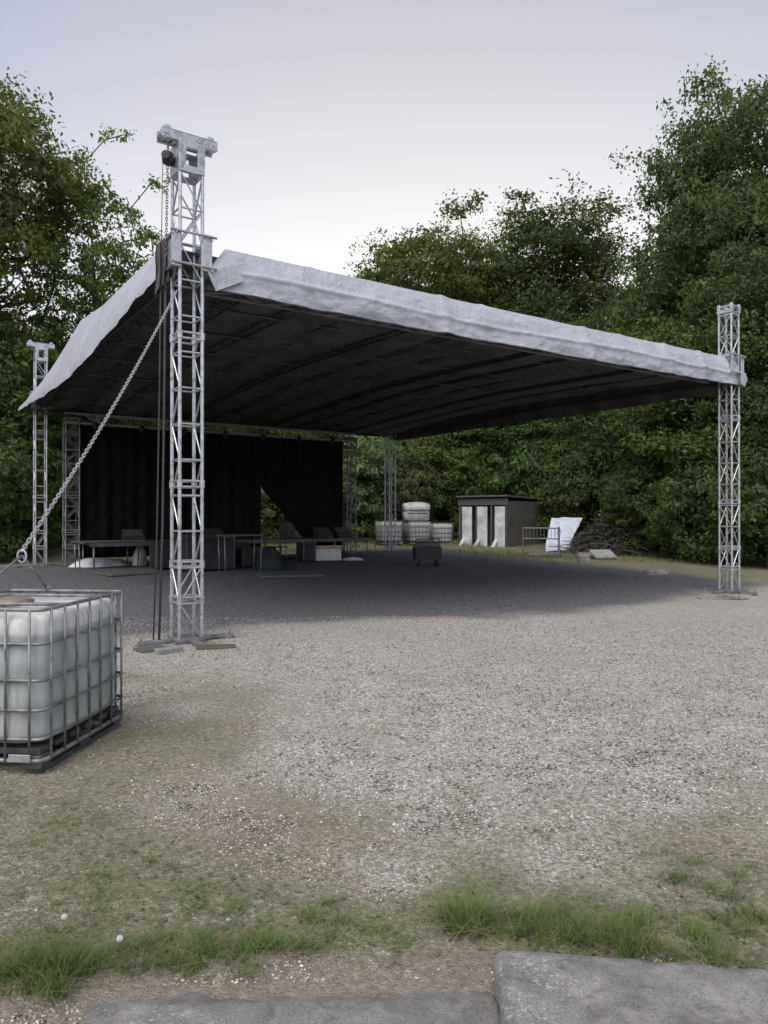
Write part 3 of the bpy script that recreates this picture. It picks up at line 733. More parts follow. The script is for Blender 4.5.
# front valance
CRE = [1.9, 4.4, 5.3, 8.0, 9.1, 10.6, 11.9]
def valance(u, v):
    a0 = .52 - .30 * min(v / .6, 1) + .11 * max(0, (v - .6) / .4)
    a = a0 + (LU + .24 - a0) * u
    # profile: top edge on the beam, rolls out, hangs down
    b = -.07 - .11 * math.sin(min(v * 1.15, 1) * PI / 2) - .02 * math.sin(v * PI)
    z = 5.44 - .66 * v
    wv = wr(a, v * 1.5, 31, 1.2) * .10 + wr(a * 2.4, v * 3, 37, 1.0) * .06 + wr(a * 6, v * 7, 38, 1.0) * .028
    for c in CRE:
        d = (a - c - (v - .5) * .35 * math.sin(c * 5)); b -= .055 * math.exp(-(d / .13) ** 2) * (.4 + v * .6) * (1 if math.sin(c * 9) > 0 else -.7)
    fold = .035 * math.exp(-((v - .55 + .04 * math.sin(a * .9)) / .05) ** 2)
    b -= wv * (.3 + v) + fold
    z += .02 * wr(a, 0, 41, .9) * (1 - v) + .03 * wr(a, 3, 43, 1.0) * v - .02 * math.sin(a / LU * PI) + .018 * sum(math.exp(-((a - c) / .1) ** 2) for c in CRE) * (1 - v)
    return S(a, b, z)
val = MB(); val.grid(valance, 420, 28); B(val, 'front_valance', 'tarp')
hem = MB(); hem.path([valance(k / 260, 1.0) + Vector((0, 0, .008)) for k in range(261)], .014, 6); B(hem, 'hem', 'old_tarp')
# folded corners
def flap(pts, thick, name):
    mb = MB(); pts = [Vector(p) for p in pts]; c = sum(pts, Vector()) / len(pts); n = len(pts)
    d = (pts[1] - pts[0]).cross(pts[2] - pts[0]).normalized() * thick
    if d.dot(Vector((0, 0, 1.7)) - c) < 0: d = -d
    vs = pts + [p + d for p in pts] + [c + d * 1.15]
    fs = [tuple(range(n))] + [(i, (i + 1) % n, n + (i + 1) % n, n + i) for i in range(n)] + [(n + i, n + (i + 1) % n, 2 * n) for i in range(n)]
    mb.add(vs, fs); return B(mb, name, 'tarp', False)
flap([S(.53, -.13, 5.40), S(.21, -.22, 5.03), S(.33, -.23, 4.77), S(.74, -.245, 4.98), S(.66, -.225, 5.2)], .006, 'corner_fold')
flap([S(LU - .05, -.34, 5.2), S(LU + .28, -.30, 4.95), S(LU + .16, -.30, 4.74), S(LU - .05, -.33, 4.8)], .012, 'corner_fold')
# left side flap, blown outwards and sagging to the back corner
def side(sgn, a0):
    def f(u, v):
        b = .25 + (LV + .25) * u if sgn < 0 else -.1 + (LV + .2) * u
        t = b / LV
        if sgn < 0: zt = float(np.interp(t, *ZT)); zb = float(np.interp(t, *ZB))
        else: zt = ztop(t) + .03; zb = 4.70 + .1 * t
        out = (.10 + .1 * t + (.22 + .15 * t) * math.sin(v * PI / 2)) if sgn < 0 else (.12 + .16 * v)
        z = zt + (zb - zt) * v
        w = .10 * wr(b * .8, v * 2, 51, 1.0) + .05 * wr(b * 2.2, v * 3, 53, 1.0)
        out += w * v; z += .06 * wr(b * 1.1, 0, 57, 1.0) * v
        return S(a0 + sgn * out, b, z)
    return f
fl = MB(); fl.grid(side(-1, 0.0), 120, 14); B(fl, 'side_flap', 'tarp')
fr = MB(); fr.grid(side(1, LU), 90, 8); B(fr, 'side_flap', 'tarp')
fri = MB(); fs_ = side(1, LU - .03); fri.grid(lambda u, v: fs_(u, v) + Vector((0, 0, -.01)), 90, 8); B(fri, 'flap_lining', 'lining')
bk = MB(); bk.grid(lambda u, v: S(-.35 + (LU + .6) * u, LV + .12 + .12 * v + .06 * wr(u * 14, v, 61, 1.3), ztop(1.0) - (ztop(1) - 4.95) * v), 60, 6); B(bk, 'back_valance', 'lining')
# bunched dark tarpaulin by the hoist
bn = MB()
def bunch(u, v):
    a = -.20 - .20 * u; fold = .035 * math.sin(u * 21 + 1.5 * math.sin(v * 4)) + .05 * wr(u * 4, v * 3, 66, 1.2)
    top = 5.50 - .12 * u; bot = 4.95 - .25 * u + .12 * wr(u * 5, 0, 67, 1.5)
    return S(a + .04 * (1 - v) * wr(u * 3, v * 3, 68, 1), .02 + .10 * u + fold * (.5 + v), top + (bot - top) * v)
bn.grid(bunch, 40, 16)
B(bn, 'bunched_sheet', 'old_tarp')
# roof beams
def box_truss(mb, P, Q, w, h, pitch, rc=.024, rd=.011):
    P = Vector(P); Q = Vector(Q); d = (Q - P); Ln = d.length; d.normalize()
    s = d.cross(Vector((0, 0, 1))).normalized() * w / 2; up = Vector((0, 0, h / 2))
    cs = [s + up, -s + up, -s - up, s - up]
    for c in cs: mb.tube(P + c, Q + c, rc, 6)
    n = max(2, round(Ln / pitch))
    for i in range(n):
        A = P + d * (Ln * i / n); Bq = P + d * (Ln * (i + 1) / n)
        for k in range(4):
            a, b = cs[k], cs[(k + 1) % 4]
            if i % 2: a, b = b, a
            mb.tube(A + a, Bq + b, rd, 4, cap=False)
fb = MB(); box_truss(fb, S(.3, .2, 5.04), S(LU - .3, .2, 5.04), .3, .3, .5); B(fb, 'eaves_beam', 'alu_dark', False)
for zz, a0 in ((4.98, 0), (4.98, LU)):
    sb = MB()
    for k in range(10): 
        t0 = .015 + .97 * k / 10; t1 = .015 + .97 * (k + 1) / 10
        box_truss(sb, S(a0, LV * t0, ztop(t0) - .36), S(a0, LV * t1, ztop(t1) - .36), .3, .3, .5)
    B(sb, 'side_beam', 'black', False)
eb = MB(); box_truss(eb, S(.2, LV, 5.1), S(LU - .2, LV, 5.1), .25, .25, .5); B(eb, 'eaves_beam', 'black', False)
for k in range(1, 12):
    rf = MB(); a = LU * k / 12; dz = .15 + .07 * ((k * 5) % 3) / 2
    for q in range(8):
        t0 = .012 + .976 * q / 8; t1 = .012 + .976 * (q + 1) / 8
        box_truss(rf, S(a, LV * t0, ztop(t0) - dz), S(a, LV * t1, ztop(t1) - dz), .22, .22, .55, .022, .01)
    B(rf, 'rafter', 'alu_black', False) if 'alu_black' in M else B(rf, 'rafter', 'black', False)
for k in range(1, 8):
    pl = MB(); t = k / 8; pl.tube(S(.1, LV * t, ztop(t) - .31), S(LU - .1, LV * t, ztop(t) - .31), .022, 8); B(pl, 'purlin', 'steel_dark', True)
# corner sleeves that ride on the towers
for cp, sx, sy in ((pFL, -1, -1), (pFR, 1, -1), (pBL, -1, 1), (pBR, 1, 1)):
    sl = MB(); zc = 5.27
    o = Vector((cp.x, cp.y, 0))
    for du, dv, su, sv in ((-.215, -.215, .13, .02), (.215, -.215, .13, .02), (-.245, 0, .02, .3), (.245, 0, .02, .3), (-.215, .215, .13, .02), (.215, .215, .13, .02)):
        p = o + U * du + W * dv + Vector((0, 0, zc)); sl.box(p, (su, sv, .50), ANG, ch=.004)
    for z in (zc - .2, zc + .22):
        for dv in (-.24, .24):
            sl.tube(o + U * -.30 + W * dv + Vector((0, 0, z)), o + U * .34 + W * dv + Vector((0, 0, z)), .018, 8)
        for du in (-.27, .27):
            sl.tube(o + U * du + W * -.26 + Vector((0, 0, z - .04)), o + U * du + W * .26 + Vector((0, 0, z - .04)), .018, 8)
    for du, dv in ((-.215, -.23), (.215, -.23)):
        for z in (-.2, .2): sl.lathe(o + U * du + W * dv + Vector((0, 0, zc + z)), [(.014, -.012), (.014, .012)], 6, 'Y')
    B(sl, 'corner_sleeve', 'alu', False)

# chain hoist and falls at the front left tower
ho = thing('chain_hoist', 'dark chain hoist hanging under the head beam of the front left tower', 'hoist', tuple(S(-.27, .0, 6.42)))
h = MB(); h.box((0, 0, .1), (.13, .15, .16), ANG, ch=.025); h.lathe((0, 0, .1), [(.055, -.12), (.065, -.07), (.065, .07), (.055, .12)], 14, 'Y'); h.build('hoist_body', M['black'], ho)
h = MB(); h.path([(0, 0, .18), (.0, 0, .30), (.06, .02, .36), (.12, .02, .40)], .016, 8); h.build('hook', M['steel'], ho)
def chain_obj(name, P, Q, link, wire, sag, label, mat, cat='chain'):
    P = Vector(P); Q = Vector(Q); Ln = (Q - P).length; n = int(Ln / (link * .74))
    mb = MB(); d = (Q - P).normalized()
    for i in range(n):
        t = (i + .5) / n; c = P.lerp(Q, t) + Vector((0, 0, -sag * 4 * t * (1 - t)))
        dd = (Q - P) + Vector((0, 0, -sag * 4 * (1 - 2 * t))); dd.normalize()
        x = dd.orthogonal().normalized() if abs(dd.z) > .95 else dd.cross(Vector((0, 0, 1))).normalized()
        y = dd.cross(x); ang = (i % 2) * PI / 2 + .5
        s = x * math.cos(ang) + y * math.sin(ang); r = link * .27; hl = link / 2 - r
        pts = []
        for k in range(5): a = -PI / 2 + PI * k / 4; pts.append(c + dd * (hl + r * math.cos(a)) + s * r * math.sin(a))
        for k in range(5): a = PI / 2 + PI * k / 4; pts.append(c + dd * (-hl + r * math.cos(a)) + s * r * math.sin(a))
        mb.path(pts, wire, 5, closed=True)
    mb.v = [tuple(Vector(p) - Q) for p in mb.v]
    o = mb.build(name, M[mat], None, True); o.location = Q; tag(o, label, cat); return o
def rope(name, pts, r, label, mat='rope', cat='rope'):
    mb = MB(); base = Vector(pts[-1]); mb.path([Vector(p) - base for p in pts], r, 6); o = mb.build(name, M[mat], None, True); o.location = base; tag(o, label, cat); return o
gF = ground_z(pFL)
chain_obj('hoist_chain', S(-.27, .02, 6.42), S(-.28, .05, 5.2), .05, .006, 0, 'fine hoist chain hanging from the hoist down to the roof corner', 'steel')
rope('hoist_cable', [S(-.34, .0, 6.46), S(-.345, .01, 6.0), S(-.35, .02, 5.3)], .006, 'thin reddish cable left of the hoist chain above the roof corner', 'lid_red', 'cable')
rope('hanging_rope', [S(-.27, .1, 5.2), S(-.29, .08, 3.5), S(-.32, .05, 1.6), S(-.38, .0, .02 + gF)], .017, 'dark rope hanging beside the front left tower, the thicker of the pair', 'rope')
rope('hanging_rope', [S(-.33, .12, 5.2), S(-.35, .1, 3.5), S(-.385, .08, 1.6), S(-.45, .02, .02 + gF)], .011, 'thinner dark rope hanging left of the thick rope by the front left tower', 'rope')
# guy chain to the tank with a bridle
RING = Vector((at(22, 5.9), 5.9, 1.42))
chain_obj('guy_chain', S(-.18, -.12, 4.72), RING, .056, .0043, .10, 'long bright steel chain slanting from the front left tower to the water tank', 'chain')
br = thing('chain_bridle', 'steel ring with two straight sling legs hooked on the water tank cage', 'sling', tuple(RING))
q = MB(); q.path([RING + Vector((.035 * math.cos(k * PI / 6), .0, -.04 + .05 * math.sin(k * PI / 6))) for k in range(12)], .009, 6, closed=True); q.build('ring', M['chain'], br, True, 'world')

# ================================================================= WATER TANK (pallet tank)
def make_ibc(label, loc, rz, group=None):
    # local frame: x across (1.0), y along (1.2), z up
    t = thing('water_tank', label, 'water tank', loc, rz, group)
    lx, ly, z0, z1 = .985, 1.185, .19, 1.045
    bo = MB()
    def sup(u, v):
        ph = u * 2 * PI; e = 6.0
        cx = math.copysign(abs(math.cos(ph)) ** (2 / e), math.cos(ph)); cy = math.copysign(abs(math.sin(ph)) ** (2 / e), math.sin(ph))
        z = z0 + (z1 - z0) * v
        k = 1.0
        rb = .07
        if z > z1 - rb: q = (z - (z1 - rb)) / rb; k = 1 - .075 * (1 - math.sqrt(max(0, 1 - q * q)))
        if z < z0 + rb: q = ((z0 + rb) - z) / rb; k = 1 - .075 * (1 - math.sqrt(max(0, 1 - q * q)))
        bul = .006 * math.sin((z - z0) / .23 * 2 * PI) + .006 * math.cos(ph * 10)
        return (cx * (lx / 2 * k + bul), cy * (ly / 2 * k + bul), z)
    vs = []; nu, vv = 120, [0, .02, .04, .06, .09, .15, .2, .25, .3, .35, .4, .45, .5, .55, .6, .65, .7, .75, .8, .85, .9, .94, .96, .98, .993, 1]
    for v in vv:
        for i in range(nu): vs.append(sup(i / nu, v))
    fs = [(j * nu + i, j * nu + (i + 1) % nu, (j + 1) * nu + (i + 1) % nu, (j + 1) * nu + i) for j in range(len(vv) - 1) for i in range(nu)]
    # domed top, in rings, with shallow moulded channels
    base = (len(vv) - 1) * nu; prev = base
    for s in (.85, .65, .4, .15):
        o = len(vs)
        for i in range(nu):
            x, y, z = vs[base + i]; vs.append((x * s, y * s, z1 + .02 * (1 - s) - (.018 if abs(x * s) > .2 and abs(y * s) < .08 else 0)))
        fs += [(prev + i, prev + (i + 1) % nu, o + (i + 1) % nu, o + i) for i in range(nu)]; prev = o
    fs.append(tuple(prev + i for i in range(nu))); fs.append(tuple(range(nu - 1, -1, -1)))
    bo.add(vs, fs); bot = bo.build('bottle', M['tank'], t, True)
    li = MB(); li.lathe((0, -.12, z1 + .012), [(.125, 0), (.125, .03), (.115, .045), (.03, .05)], 28)
    for k in range(8): a = k * PI / 4; li.box((.118 * math.cos(a), -.12 + .118 * math.sin(a), z1 + .035), (.03, .03, .03), a)
    li.build('lid', M['lid_red'], bot)
    # cage
    X, Y, r = .5, .6, .06
    def loop(z, rr, inset=0):
        x, y = X - inset, Y - inset; pts = []
        for cx, cy, a0 in ((x - r, y - r, 0), (-x + r, y - r, PI / 2), (-x + r, -y + r, PI), (x - r, -y + r, 1.5 * PI)):
            for k in range(5): a = a0 + PI / 2 * k / 4; pts.append((cx + r * math.cos(a), cy + r * math.sin(a), z))
        return pts
    cg = MB()
    for z, rr in ((.095, .016), (.235, .0115), (.425, .0115), (.62, .0115), (.86, .0115), (1.085, .0135)):
        cg.path(loop(z, rr), rr, 8, closed=True)
    def verts_on(n, half): return [-half + 2 * half * (k + .5) / n for k in range(n)]
    for y in verts_on(7, .60):
        for x in (-X - .012, X + .012): cg.tube((x, y, .085), (x, y, 1.085), .0095, 6)
    for x in verts_on(6, .50):
        for y in (-Y - .012, Y + .012): cg.tube((x, y, .085), (x, y, 1.085), .0095, 6)
    for y in (-.28, .28): cg.tube((-X, y, 1.083), (X, y, 1.083), .013, 8)
    cg.build('cage', M['steel'], t, True)
    pa = MB()
    for x in (-.42, 0, .42): pa.box((x, 0, .02), (.11, 1.14, .03), ch=.006)
    for y in (-.53, 0, .53):
        for x in (-.42, 0, .42): pa.box((x, y, .08), (.13, .13, .09), ch=.008)
    for y in (-.5, -.3, -.1, .1, .3, .5): pa.box((0, y, .145), (.93, .13, .04), ch=.004)
    pa.build('pallet', M['steel_dark'], t)
    pp = MB(); pp.box((.36, -.632, .12), (.15, .006, .05), ch=.002); pp.build('corner_plate', M['alu'], t)
    return t
# near bottom corner (38,770), far right corner (122,720)
cn = Vector((-2.235, 4.85, 0)); cf = Vector((-2.115, 6.04, 0)); dv = (cf - cn).normalized(); du = Vector((-dv.y, dv.x, 0))
cc = (cn + cf) / 2 + du * .5; IR = math.atan2(dv.y, dv.x) - PI / 2
tank = make_ibc('caged white water tank on a pallet at the left edge, with chain sling on top', (cc.x, cc.y, g1(cc.x, cc.y) + .005), IR)
def tl(x, y, z): return tank.matrix_basis @ Vector((x, y, z))
bpy.context.view_layer.update()
ends = [tl(-.16, .60, 1.095), tl(-.30, -.20, 1.095)]
for e in ends:
    q = MB(); q.tube(RING + Vector((0, 0, -.035)), e, .011, 8); q.lathe(e, [(.02, -.02), (.02, .03)], 8); q.build('sling_leg', M['steel'], br, True, 'world')

# ================================================================= BACK OF THE STAGE
def Sb(s, db=0, z=0): p = S(LU * s, LV + db, 0); return Vector((p.x, p.y, z))
def mid_tower(s, db, H, label, hw=.2):
    p = Sb(s, db); t = thing('curtain_tower', label, 'truss tower', (p.x, p.y, ground_z(p)), ANG, 'towers holding the black curtain')
    tower_mast(H, hw, .45, False, .024, .012).build('mast', M['alu_dark'], t)
    b = MB(); b.box((0, 0, .02), (.7, .7, .03)); b.build('base_plate', M['steel'], t)
    b = MB(); b.box((0, 0, H + .04), (.5, .5, .07), ch=.01); b.lathe((0, -.2, H + .05), [(.05, -.1), (.05, .1)], 10, 'X'); b.build('head_block', M['steel'], t); return t
mid_tower(.067, -.1, 4.55, 'dull lattice tower at the left end of the black stage curtain')
mid_tower(.845, -.1, 4.45, 'dull lattice tower at the right end of the black stage curtain')
mid_tower(.585, 1.6, 3.4, 'lattice tower standing behind the triangular gap in the black curtain')
bm = MB(); b0 = Sb(.05, -.1); box_truss(bm, Sb(.05, -.12, 4.78) - b0, Sb(.86, -.12, 4.78) - b0, .3, .3, .5, .028, .013)
bmo = thing('curtain_beam', 'horizontal grey lattice beam carrying the black curtain under the back of the roof', 'truss beam', tuple(b0)); bm.build('beam', M['alu'], bmo)
for k in range(7):
    s_ = .12 + .11 * k; p = Sb(s_, -.28, 4.55) - b0; q = MB(); q.lathe(p, [(.05, -.1), (.09, -.06), (.09, .1), (.04, .14)], 12); q.tube(p + Vector((0, 0, .1)), p + Vector((0, 0, .3)), .012, 6)
    q.build('spotlight', M['black'], bmo, True)
sg = .562
def curt(s0, s1, zb, label, left_edge=None):
    base = Sb((s0 + s1) / 2, 0, 0); t = thing('stage_curtain', label, 'curtain', tuple(base), 0, 'black stage curtains')
    mb = MB()
    def f(u, v):
        z = 4.66 + (zb - 4.66) * v; l = s0
        if left_edge: l = left_edge(z)
        s = l + (s1 - l) * u
        return Sb(s, .05 + 0.03 * math.sin(s * LU * 2 * PI / .42) + .02 * math.sin(s * LU * 9) + .05 * wr(s * LU, z, 71, .8), z) - base
    mb.grid(f, 220, 20); mb.build('cloth', M['curtain'], t, True); return t
curt(.08, sg, .35, 'black curtain covering the left part of the stage back wall')
curt(sg, .83, .55, 'black curtain right of the gap, its lower left corner pulled aside',
     lambda z: sg if z > 2.75 else sg + .118 * min((2.75 - z) / 1.65, 1.3))

# stage deck
dk0 = Sb(.08, -2.4); gzd = ground_z(Sb(.45, -1))
deck = thing('stage_platform', 'low dark stage platform on legs in front of the black curtain', 'stage', (dk0.x, dk0.y, 0))
mb = MB(); mb.grid(lambda u, v: Sb(.08 + .745 * u, -2.3 + 2.1 * v, .93), 8, 3)
c = Sb(.452, -1.25); d_ = MB(); d_.box((c.x, c.y, .87), (LU * .745, 2.1, .06), ANG, ch=.005); d_.build('deck', M['darkwood'], deck, False, 'world')
c = Sb(.452, -2.32); d_ = MB(); d_.box((c.x, c.y, .85), (LU * .745, .03, .11), ANG, ch=.004); d_.build('edge_rail', M['steel_dark'], deck, False, 'world')
for k in range(8):
    for db in (-2.15, -.4):
        p = Sb(.09 + .725 * k / 7, db); q = MB(); q.tube((p.x, p.y, ground_z(p) - .02), (p.x, p.y, .84), .03, 8); q.build('leg', M['steel'], deck, True, 'world')

# dark clutter on and before the stage
def crate(name, px, Y, size, rot, label, mat, z=None, cat='case'):
    x = at(px, Y); z = g1(x, Y) if z is None else z
    t = thing(name, label, cat, (x, Y, z), rot); w, d, hh = size
    b = MB(); b.box((0, 0, hh * .42 + .03), (w, d, hh * .8), ch=.01); b.build('body', M[mat], t)
    l = MB(); l.box((0, 0, hh * .91 + .03), (w + .012, d + .012, hh * .16), ch=.01); l.build('lid', M[mat], t)
    for x_ in (-1, 1):
        for y_ in (-1, 1):
            e = MB(); e.box((x_ * (w / 2 - .008), y_ * (d / 2 - .008), hh * .5 + .03), (.04, .04, hh + .01), ch=.004); e.build('edge_trim', M['steel_dark'], t)
            f = MB(); f.lathe((x_ * w * .4, y_ * d * .38, .02), [(.03, -.02), (.03, .02)], 10, 'X'); f.build('castor', M['black'], t)
    return t
M['steel_dark'] = pbr('dark_steel', (.05, .05, .052), (.12, .12, .125), 8, .5, .4, .1, 60)
crate('flight_case', 205, 21.6, (1.5, .8, 1.05), ANG + .1, 'tall dark flight case standing on the covered floor left of the stage centre', 'black')
crate('flight_case', 172, 22.2, (1.1, .7, .8), ANG, 'lower dark flight case left of the tall flight case', 'black')
crate('flight_case', 306, 24.6, (.45, .5, .62), ANG, 'small black box beside the white panel under the stage', 'black')
def table(px, Y, w, d, hh, rot, label, mat='darkwood'):
    x = at(px, Y); t = thing('folding_table', label, 'table', (x, Y, g1(x, Y)), rot)
    b = MB(); b.box((0, 0, hh - .02), (w, d, .04), ch=.006); b.build('top', M[mat], t)
    for sx in (-1, 1):
        for sy in (-1, 1):
            l = MB(); l.tube((sx * (w / 2 - .08), sy * (d / 2 - .06), 0), (sx * (w / 2 - .05), sy * (d / 2 - .06), hh - .04), .018, 8); l.build('leg', M['steel'], t, True)
    return t
table(240, 20.6, 1.15, .7, 1.08, ANG - .1, 'high narrow table with grey rim among the dark cases', 'darkwood')
table(110, 22.4, 2.0, .7, .82, ANG, 'long plain table at the left of the covered floor', 'darkwood')
# white heap under the table, white panel
def heap(px, Y, w, d, hh, label, mat, name='crumpled_sheet', cat='sheet', rot=0, seed=1):
    x = at(px, Y); mb = MB()
    def f(u, v):
        r = v; a = u * 2 * PI
        k = 1 + .25 * wr(math.cos(a) * 1.5 + 5, math.sin(a) * 1.5 + 5, seed, 1)
        X_ = math.cos(a) * w / 2 * r * k; Y_ = math.sin(a) * d / 2 * r * k
        z = hh * max(0, 1 - r ** 3.2) * (.75 + .9 * (wr(X_ * 3 + 9, Y_ * 3, seed + 1, 1.2) + .3)) + .012
        return (X_, Y_, z)
    mb.grid(f, 40, 14); o = mb.build(name, M[mat], None, True); o.location = (x, Y, g1(x, Y)); o.rotation_euler = (0, 0, rot); tag(o, label, cat); return o
heap(100, 23.0, 1.8, 1.1, .24, 'crumpled white tarpaulin heap under the stage at the left', 'sheet_white', rot=ANG)
heap(140, 23.4, .5, .5, .55, 'small white bundle beside the crumpled tarpaulin heap', 'sheet_white', 'cloth_bundle', 'bundle', 0, 5)
def panel(name, px, Y, w, hh, th, rot, tilt, label, mat, cat='panel', z=0):
    x = at(px, Y); mb = MB(); mb.box((0, 0, 0), (w, th, hh), ch=min(.01, th * .3))
    o = mb.build(name, M[mat]); o.location = (x, Y, g1(x, Y) + z + hh / 2 * math.cos(tilt) + th * .5); o.rotation_euler = (tilt, 0, rot); tag(o, label, cat); return o
panel('leaning_board', 327, 24.8, 1.0, .40, .04, ANG - .2, -.25, 'white board leaning low in front of the stage', 'white_paint', 'board')
o = heap(352, 25.2, .8, .4, .12, 'flat scrap of white sheeting on the ground by the right curtain tower', 'sheet_white', 'sheet_scrap', 'sheet', 0, 9)
heap(270, 22.0, .9, .8, .6, 'dark blue grey cloth draped over a low stand before the stage', 'blue_cloth', 'draped_cloth', 'cloth', 0, 12)
panel('ground_board', 290, 19.9, 1.7, .9, .06, ANG - .3, -PI / 2 + .02, 'flat dark board lying on the covered floor before the draped cloth', 'darkwood', 'board')
panel('ground_board', 130, 20.5, 1.5, .9, .05, ANG + .2, -PI / 2 + .03, 'flat dark board lying at the left edge of the covered floor', 'darkwood', 'board')
crate('flight_case', 232, 23.4, (.9, .6, .7), ANG + .2, 'dark flight case behind the high narrow table', 'black')
crate('flight_case', 252, 22.9, (.6, .5, .55), ANG - .3, 'small dark flight case beside the draped cloth', 'black')
for px, lb in ((120, 'black wedge monitor at the left end of the stage platform'), (190, 'black wedge monitor on the stage platform behind the tall flight case'), (300, 'black wedge monitor on the stage platform right of the drum'), (322, 'black wedge monitor at the right end of the stage platform')):
    s_ = .10 + .72 * (px - 90) / 255; p = Sb(s_, -1.7)
    mo = thing('stage_monitor', lb, 'monitor', (p.x, p.y, .905), ANG, 'wedge monitors on the stage')
    q = MB(); q.add([(-.3, -.22, 0), (.3, -.22, 0), (.3, .22, 0), (-.3, .22, 0), (-.3, -.16, .16), (.3, -.16, .16), (.3, .2, .38), (-.3, .2, .38)], [(3, 2, 1, 0), (0, 1, 5, 4), (1, 2, 6, 5), (2, 3, 7, 6), (3, 0, 4, 7), (4, 5, 6, 7)]); q.build('cabinet', M['black'], mo)
    q = MB(); q.add([(-.27, -.14, .185), (.27, -.14, .185), (.27, .18, .38), (-.27, .18, .38), (-.27, -.13, .17), (.27, -.13, .17), (.27, .19, .365), (-.27, .19, .365)], [(0, 1, 2, 3), (4, 7, 6, 5), (0, 4, 5, 1), (1, 5, 6, 2), (2, 6, 7, 3), (3, 7, 4, 0)]); q.build('grille', M['steel_dark'], mo)
# round dark drum by the curtain gap
x, y = at(287, 27.0), 27.0
o = MB(); o.lathe((0, 0, 0), [(.28, -.2), (.3, -.18), (.3, .18), (.28, .2)], 24, 'Y'); ob = o.build('bass_drum', M['black']); ob.location = (x, y, .9 + .30); ob.rotation_euler = (0, 0, .2); tag(ob, 'round black drum standing on the stage by the gap in the curtain', 'drum')
# cables on the stage
for k in range(5):
    px = 250 + 18 * k; x = at(px, 25 + .3 * k); y = 25 + .3 * k; r = random.Random(k)
    pts = [(x + .25 * i + .1 * r.uniform(-1, 1), y + .18 * i + .2 * r.uniform(-1, 1), g1(x, y) + .05 + .12 * abs(math.sin(i * 1.3 + k))) for i in range(7)]
    rope('loose_cable', pts, .018, 'tangled grey cable lying in front of the stage', 'steel_dark', 'cable')['group'] = 'tangled cables before the stage'
# low bench and trestle bits in front of the stage
table(250, 24.5, 2.6, .5, .5, ANG, 'low dark bench between the cases and the stage', 'darkwood')

# black trolley
x, y = at(427, 23.2), 23.2
tr = thing('equipment_trolley', 'black four wheeled trolley with a dark box, alone under the back right roof edge', 'trolley', (x, y, g1(x, y)), .15)
b = MB(); b.box((0, 0, .42), (.82, .55, .38), ch=.02); b.build('box', M['black'], tr)
b = MB(); b.box((0, .0, .68), (.66, .45, .13), ch=.03); b.tube((-.36, -.2, .62), (-.36, -.2, .86), .02); b.tube((.36, -.2, .62), (.36, -.2, .86), .02); b.tube((-.36, -.2, .86), (.36, -.2, .86), .02); b.build('upper_tray', M['brown_dark'] if 'brown_dark' in M else M['darkwood'], tr)
b = MB()
for sx in (-.38, .38):
    for sy in (-.24, .24): b.tube((sx, sy, .1), (sx, sy, .64), .022, 6)
for z in (.22, .62):
    for sx in (-.38, .38): b.tube((sx, -.24, z), (sx, .24, z), .015, 6)
    for sy in (-.24, .24): b.tube((-.38, sy, z), (.38, sy, z), .015, 6)
b.build('frame', M['steel_dark'], tr)
for sx in (-.3, .3):
    for sy in (-.2, .2): b = MB(); b.lathe((sx, sy, .10), [(.06, -.028), (.1, -.022), (.1, .022), (.06, .028)], 14, 'X'); b.build('wheel', M['black'], tr, True)

# pallet tanks in the background and the white bin on top
t2 = dup(tank, (at(389, 34), 34, g1(at(389, 34), 34)), .3, 'caged white water tank behind the stage, leftmost of the three in the grass')
dup(tank, (at(417, 34.3), 34.3, g1(at(417, 34.3), 34.3)), .25, 'caged white water tank behind the stage, middle of the three below the white bin')
dup(tank, (at(441, 36.5), 36.5, g1(at(441, 36.5), 36.5) - .1), .1, 'caged water tank behind the stage, rightmost and farthest of the three')
x, y = at(416, 34.3), 34.3
M['bin'] = pbr('bin_plastic', (.34, .355, .37), (.48, .49, .5), 3, .5, 0, .1, 30, dirt=(.22, .21, .2), dirt_scale=2.5)
wb = thing('white_bin', 'white plastic bin with curved lid standing on the background water tanks', 'bin', (x, y, g1(x, y) + 1.13), .15)
b = MB(); b.box((0, 0, .22), (1.12, .8, .44), ch=.05); b.build('tub', M['bin'], wb, True)
b = MB(); b.path([(-.58, 0, .50), (-.3, 0, .52), (0, 0, .53), (.3, 0, .52), (.58, 0, .50)], [.30, .33, .34, .33, .30], 16); b.v = [(x_, y_ * 1.3, max(z_, .45)) for x_, y_, z_ in b.v]; b.build('lid', M['bin'], wb, True)
b = MB(); b.box((0, -.415, .36), (1.0, .03, .05), ch=.008); b.build('handle_rail', M['steel'], wb)

# shed
cS = Vector((5.65, 34.0, 0)); fd = Vector((-.8, .6, 0)); sd_ = Vector((.6, .8, 0)); fw, sw, hS = 2.55, 5.6, 2.3
gS = g1(5.65, 34.0) - .05
sh = thing('garden_shed', 'dark timber shed with three white open doors beside the wood', 'shed', (cS.x, cS.y, gS))
def SH(f, s, z): return fd * f + sd_ * s + Vector((0, 0, z))
rotS = math.atan2(sd_.y, sd_.x); rotF = math.atan2(fd.y, fd.x)
w_ = MB(); nb = 26
for k in range(nb):
    s = sw * (k + .5) / nb; w_.box(SH(.0, s, hS / 2 - .05 + .02 * math.sin(k * 3)), (sw / nb - .012, .03 + .008 * (k % 2), hS - .12), rotS)
w_.box(SH(fw, sw / 2, hS / 2 - .05), (sw, .04, hS - .1), rotS); w_.box(SH(fw / 2, sw, hS / 2 - .05), (fw, .04, hS - .1), rotF)
w_.box(SH(fw / 2, .9, hS / 2 - .08), (fw - .1, .04, hS - .15), rotF)
w_.build('wall', M['darkwood'], sh)
fr_ = MB()
